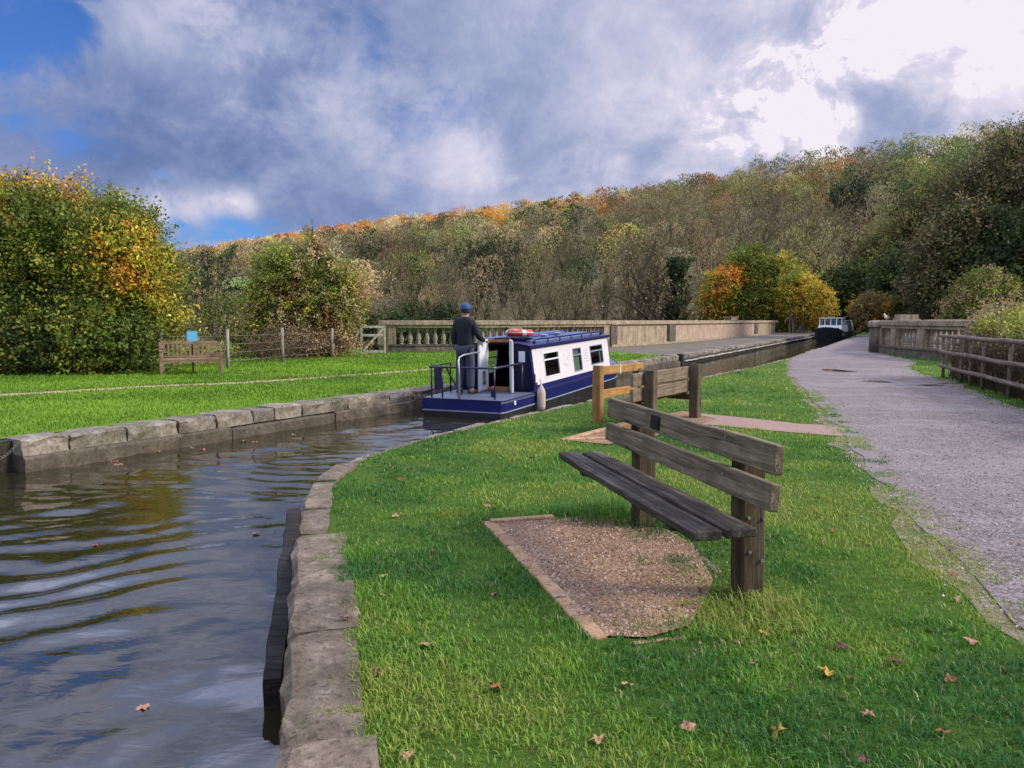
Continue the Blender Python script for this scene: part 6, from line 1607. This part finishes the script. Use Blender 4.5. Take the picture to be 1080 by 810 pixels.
# ------------------------------------------------------------------ gravel chips
def chips(name, X, Y, s0, s1, cols, zb=.006):
    N = len(X); nb = NB(); s = rg.uniform(s0, s1, N); az = rg.uniform(0, 6.28, N)
    ang = az[:, None] + np.array([0, 1.7, 3.2, 4.6])[None] ; rr_ = s[:, None] * rg.uniform(.35, .65, (N, 4))
    B = np.stack([X[:, None] + np.cos(ang) * rr_, Y[:, None] + np.sin(ang) * rr_, np.full((N, 4), zb)], -1)
    Tp = np.stack([X + rg.normal(size=N) * s * .1, Y + rg.normal(size=N) * s * .1, zb + s * rg.uniform(.3, .65, N)], -1)[:, None]
    V = np.concatenate([B, Tp], 1).reshape(-1, 3); i = np.arange(N)[:, None, None] * 5
    F = (i + np.array([[0, 1, 4], [1, 2, 4], [2, 3, 4], [3, 0, 4]])[None]).reshape(-1, 3)
    C = np.array(cols)[rg.integers(0, len(cols), N)] * rg.uniform(.6, 1.35, (N, 1)); nb.add(V, F, np.repeat(np.clip(C, .01, .8), 5, 0))
    o = nb.build(name, CHIPM); tag(o, kind='stuff')
CHIPM = leafmat('stone_chip_surface', 0.0, .7, .3)
X = rg.uniform(-.2, 1.3, 9000); Y = rg.uniform(3.3, 5.8, 9000); m = poly_mask(PAD, X, Y); chips('gravel', X[m], Y[m], .006, .020, [(.32, .22, .15), (.22, .14, .09), (.42, .31, .22), (.12, .075, .05)], .012)
X = rg.uniform(2.0, 11, 60000); Y = rg.uniform(3.2, 17, 60000); m = poly_mask(path_poly, X - .03, Y) & (X < .72 * Y) & (rg.uniform(size=60000) < np.clip(1.25 - Y / 14, 0.0, 1)); chips('gravel', X[m], Y[m], .008, .024, [(.20, .160, .145), (.15, .118, .105), (.29, .245, .225), (.10, .078, .068)], .012)
Yv = rg.uniform(3.0, 12, 5200); Xv = np.interp(Yv, [p[1] for p in PATH_L], [p[0] for p in PATH_L]) - np.abs(rg.normal(0, .17, 5200)) + .08; m = Xv < .72 * Yv; chips('gravel', Xv[m], Yv[m], .008, .022, [(.24, .2, .18), (.17, .135, .12), (.33, .29, .26), (.12, .09, .07)], .005)
Yg = rg.uniform(2.6, 16, 9000); Xg = np.interp(Yg, [p[1] for p in PATH_L], [p[0] for p in PATH_L]) + rg.normal(-.06, .09, 9000); k_ = fbm(Xg * 3.5, Yg * 3.5, 101, 3) > .48; Xg, Yg = Xg[k_], Yg[k_]; gv2 = NB(); blades(gv2, Xg, Yg, rg.uniform(.02, .05, len(Xg)), .005 + .0007 * Yg, .9, tone_at(Xg, Yg, len(Xg), .12)); tag(gv2.build('verge_grass', GRASSM), kind='stuff')
X = rg.normal(1.15, .22, 420); Y = rg.normal(4.1, .5, 420); m = (X > .55) & (X < 1.55); chips('wood_litter', X[m], Y[m], .008, .022, [(.26, .17, .10), (.18, .11, .06), (.11, .065, .035)], .010)

# ------------------------------------------------------------------ fallen leaves
t = NT('leaf_litter_russet'); 
def leaf_material(nm, c):
    t = NT(nm); v = t.coord('Object'); n = t.noise(v, 40, 5, .6); t.bsdf(t.mix(n, c, tuple(k * .45 for k in c)), .6, t.bump(n, .3, .003), .3); return t.m
LM = {'russet': leaf_material('russet_leaf', (.36, .10, .04)), 'tan': leaf_material('tan_leaf', (.45, .28, .13)), 'yellow': leaf_material('yellow_leaf', (.62, .36, .06)), 'dark': leaf_material('dark_red_leaf', (.17, .055, .04)), 'pink': leaf_material('pinkish_leaf', (.50, .24, .15))}
def leaf_mesh(seed, lobes_=5):
    rr = random.Random(seed); pts = []
    for i in range(lobes_ * 4):
        a_ = 2 * PI * i / (lobes_ * 4); r_ = .5 * (.74 + .26 * math.cos(lobes_ * a_)) * rr.uniform(.85, 1.1) * (1 - .25 * math.cos(a_))
        pts.append((r_ * math.cos(a_), r_ * math.sin(a_)))
    cz = rr.uniform(-.5, 1.0)
    vs = [(0, 0, 0)] + [(x * .5, y * .5, .05 * math.sin(3 * math.atan2(y, x) + seed)) for x, y in pts] + [(x, y, (.28 * cz * (x * x + 1.4 * y * y) + .09 * math.sin(4 * math.atan2(y, x) + seed * 2))) for x, y in pts]
    n = len(pts); fs = [(0, 1 + i, 1 + (i + 1) % n) for i in range(n)] + [(1 + i, 1 + n + i, 1 + n + (i + 1) % n, 1 + (i + 1) % n) for i in range(n)]
    b_ = len(vs); vs += [(-.5, -.012, .05), (-.5, .012, .05), (0, .012, .01), (0, -.012, .01)]; fs.append((b_, b_ + 1, b_ + 2, b_ + 3))
    mz = min(v_[2] for v_ in vs)
    me = bpy.data.meshes.new('fallen_leaf'); me.from_pydata([(x, y, z - mz) for x, y, z in vs], [], fs); me.update(); return me
leaf_me = {}
for cname in LM:
    for k in range(3):
        me = leaf_mesh(hash((len(leaf_me), 7)) % 97 + k, 5 if k < 2 else 3); me.materials.append(LM[cname]); leaf_me[(cname, k)] = me
WORD = {'russet': 'russet', 'tan': 'pale tan', 'yellow': 'yellow', 'dark': 'dark red', 'pink': 'pinkish'}
def put_leaf(x, y, z, s, cname, k, label, group, tilt=.2):
    o = bpy.data.objects.new('fallen_leaf', leaf_me[(cname, k % 3)]); COL.objects.link(o)
    o.location = (x, y, z); o.scale = (s, s, s); o.rotation_euler = (rg.normal() * tilt, rg.normal() * tilt, rg.uniform(0, 6.28)); tag(o, label, 'leaf', group)
GL = [(-.10, 3.95, .055, 'pink', 0), (-.06, 2.92, .065, 'russet', 1), (-.37, 3.32, .07, 'tan', 0), (1.16, 3.45, .05, 'yellow', 1), (1.98, 4.85, .06, 'tan', 1), (1.29, 3.05, .07, 'yellow', 0), (.93, 2.6, .075, 'yellow', 1), (.30, 2.55, .06, 'tan', 0), (.62, 2.62, .055, 'pink', 1), (1.45, 3.3, .06, 'dark', 0), (1.62, 3.15, .06, 'dark', 1), (1.30, 2.72, .055, 'pink', 0), (2.05, 3.35, .055, 'pink', 2), (1.75, 3.0, .05, 'russet', 0), (-.86, 5.6, .06, 'tan', 1), (-.5, 4.7, .05, 'russet', 2), (-.72, 4.25, .05, 'tan', 0), (-.2, 5.9, .055, 'pink', 1), (-1.0, 6.9, .06, 'russet', 0), (.1, 4.4, .045, 'tan', 2), (2.3, 3.9, .05, 'tan', 0), (.45, 2.95, .05, 'tan', 1), (-.55, 3.05, .05, 'dark', 1), (-.80, 3.6, .055, 'dark', 0), (1.02, 3.15, .05, 'pink', 2), (2.2, 5.2, .05, 'russet', 1), (1.8, 6.5, .05, 'tan', 0), (-.35, 2.45, .05, 'tan', 2), (1.5, 2.6, .05, 'russet', 2), (1.15, 2.42, .045, 'dark', 1), (2.5, 4.3, .045, 'pink', 0), (.9, 7.2, .05, 'tan', 1), (.2, 8.0, .05, 'russet', 0), (1.26, 3.72, .05, 'pink', 1), (1.0, 4.0, .05, 'russet', 1)]
for x, y, s_, c_, k in GL:
    oncope = seg_dist(NEAR_EDGE[:8], np.array([x]), np.array([y]))[0] < .36
    put_leaf(x, y, .028 if oncope else .016, s_ * 1.15, c_, k, WORD[c_] + (' fallen leaf lying on the near coping stones' if oncope else ' fallen leaf lying in the near grass'), WORD[c_] + (' leaves on the coping' if oncope else ' leaves fallen on the near grass'), .3)
for i in range(34):
    while True:
        x, y = rg.uniform(-.9, 2.6), rg.uniform(2.3, 7.5)
        if near_ok(np.array([x]), np.array([y]))[0]: break
    put_leaf(x, y, .012, rg.uniform(.022, .045), ('tan', 'dark', 'russet')[i % 3], i, 'scrap of withered ' + ('tan', 'dark red', 'russet')[i % 3] + ' leaf half sunk in the near grass', 'withered ' + ('tan', 'dark red', 'russet')[i % 3] + ' leaf scraps in the near grass', .6)
WL = [(-4.9, 10.6, 'tan'), (-4.6, 11.0, 'tan'), (-5.2, 10.0, 'russet'), (-4.1, 11.7, 'tan'), (-4.4, 10.9, 'pink'), (-3.9, 11.6, 'russet'), (-5.0, 9.7, 'tan'), (-3.5, 12.3, 'tan'), (-2.2, 6.5, 'pink'), (-3.4, 6.2, 'russet'), (-1.75, 3.55, 'pink'), (-1.4, 2.75, 'tan'), (-1.85, 2.65, 'russet'), (-1.9, 7.6, 'pink'), (-1.35, 3.0, 'tan')]
for i, (x, y, c_) in enumerate(WL):
    i0 = int(np.clip(round((x - gx[0]) / .06), 0, len(gx) - 1)); j0 = int(np.clip(round((y - gy[0]) / .07), 0, len(gy) - 1))
    put_leaf(x, y, float(Z[j0, i0]) + .002, .07 if y < 8 else .10, c_, i, WORD[c_] + ' leaf floating on the canal', WORD[c_] + ' leaves floating on the canal', .03)
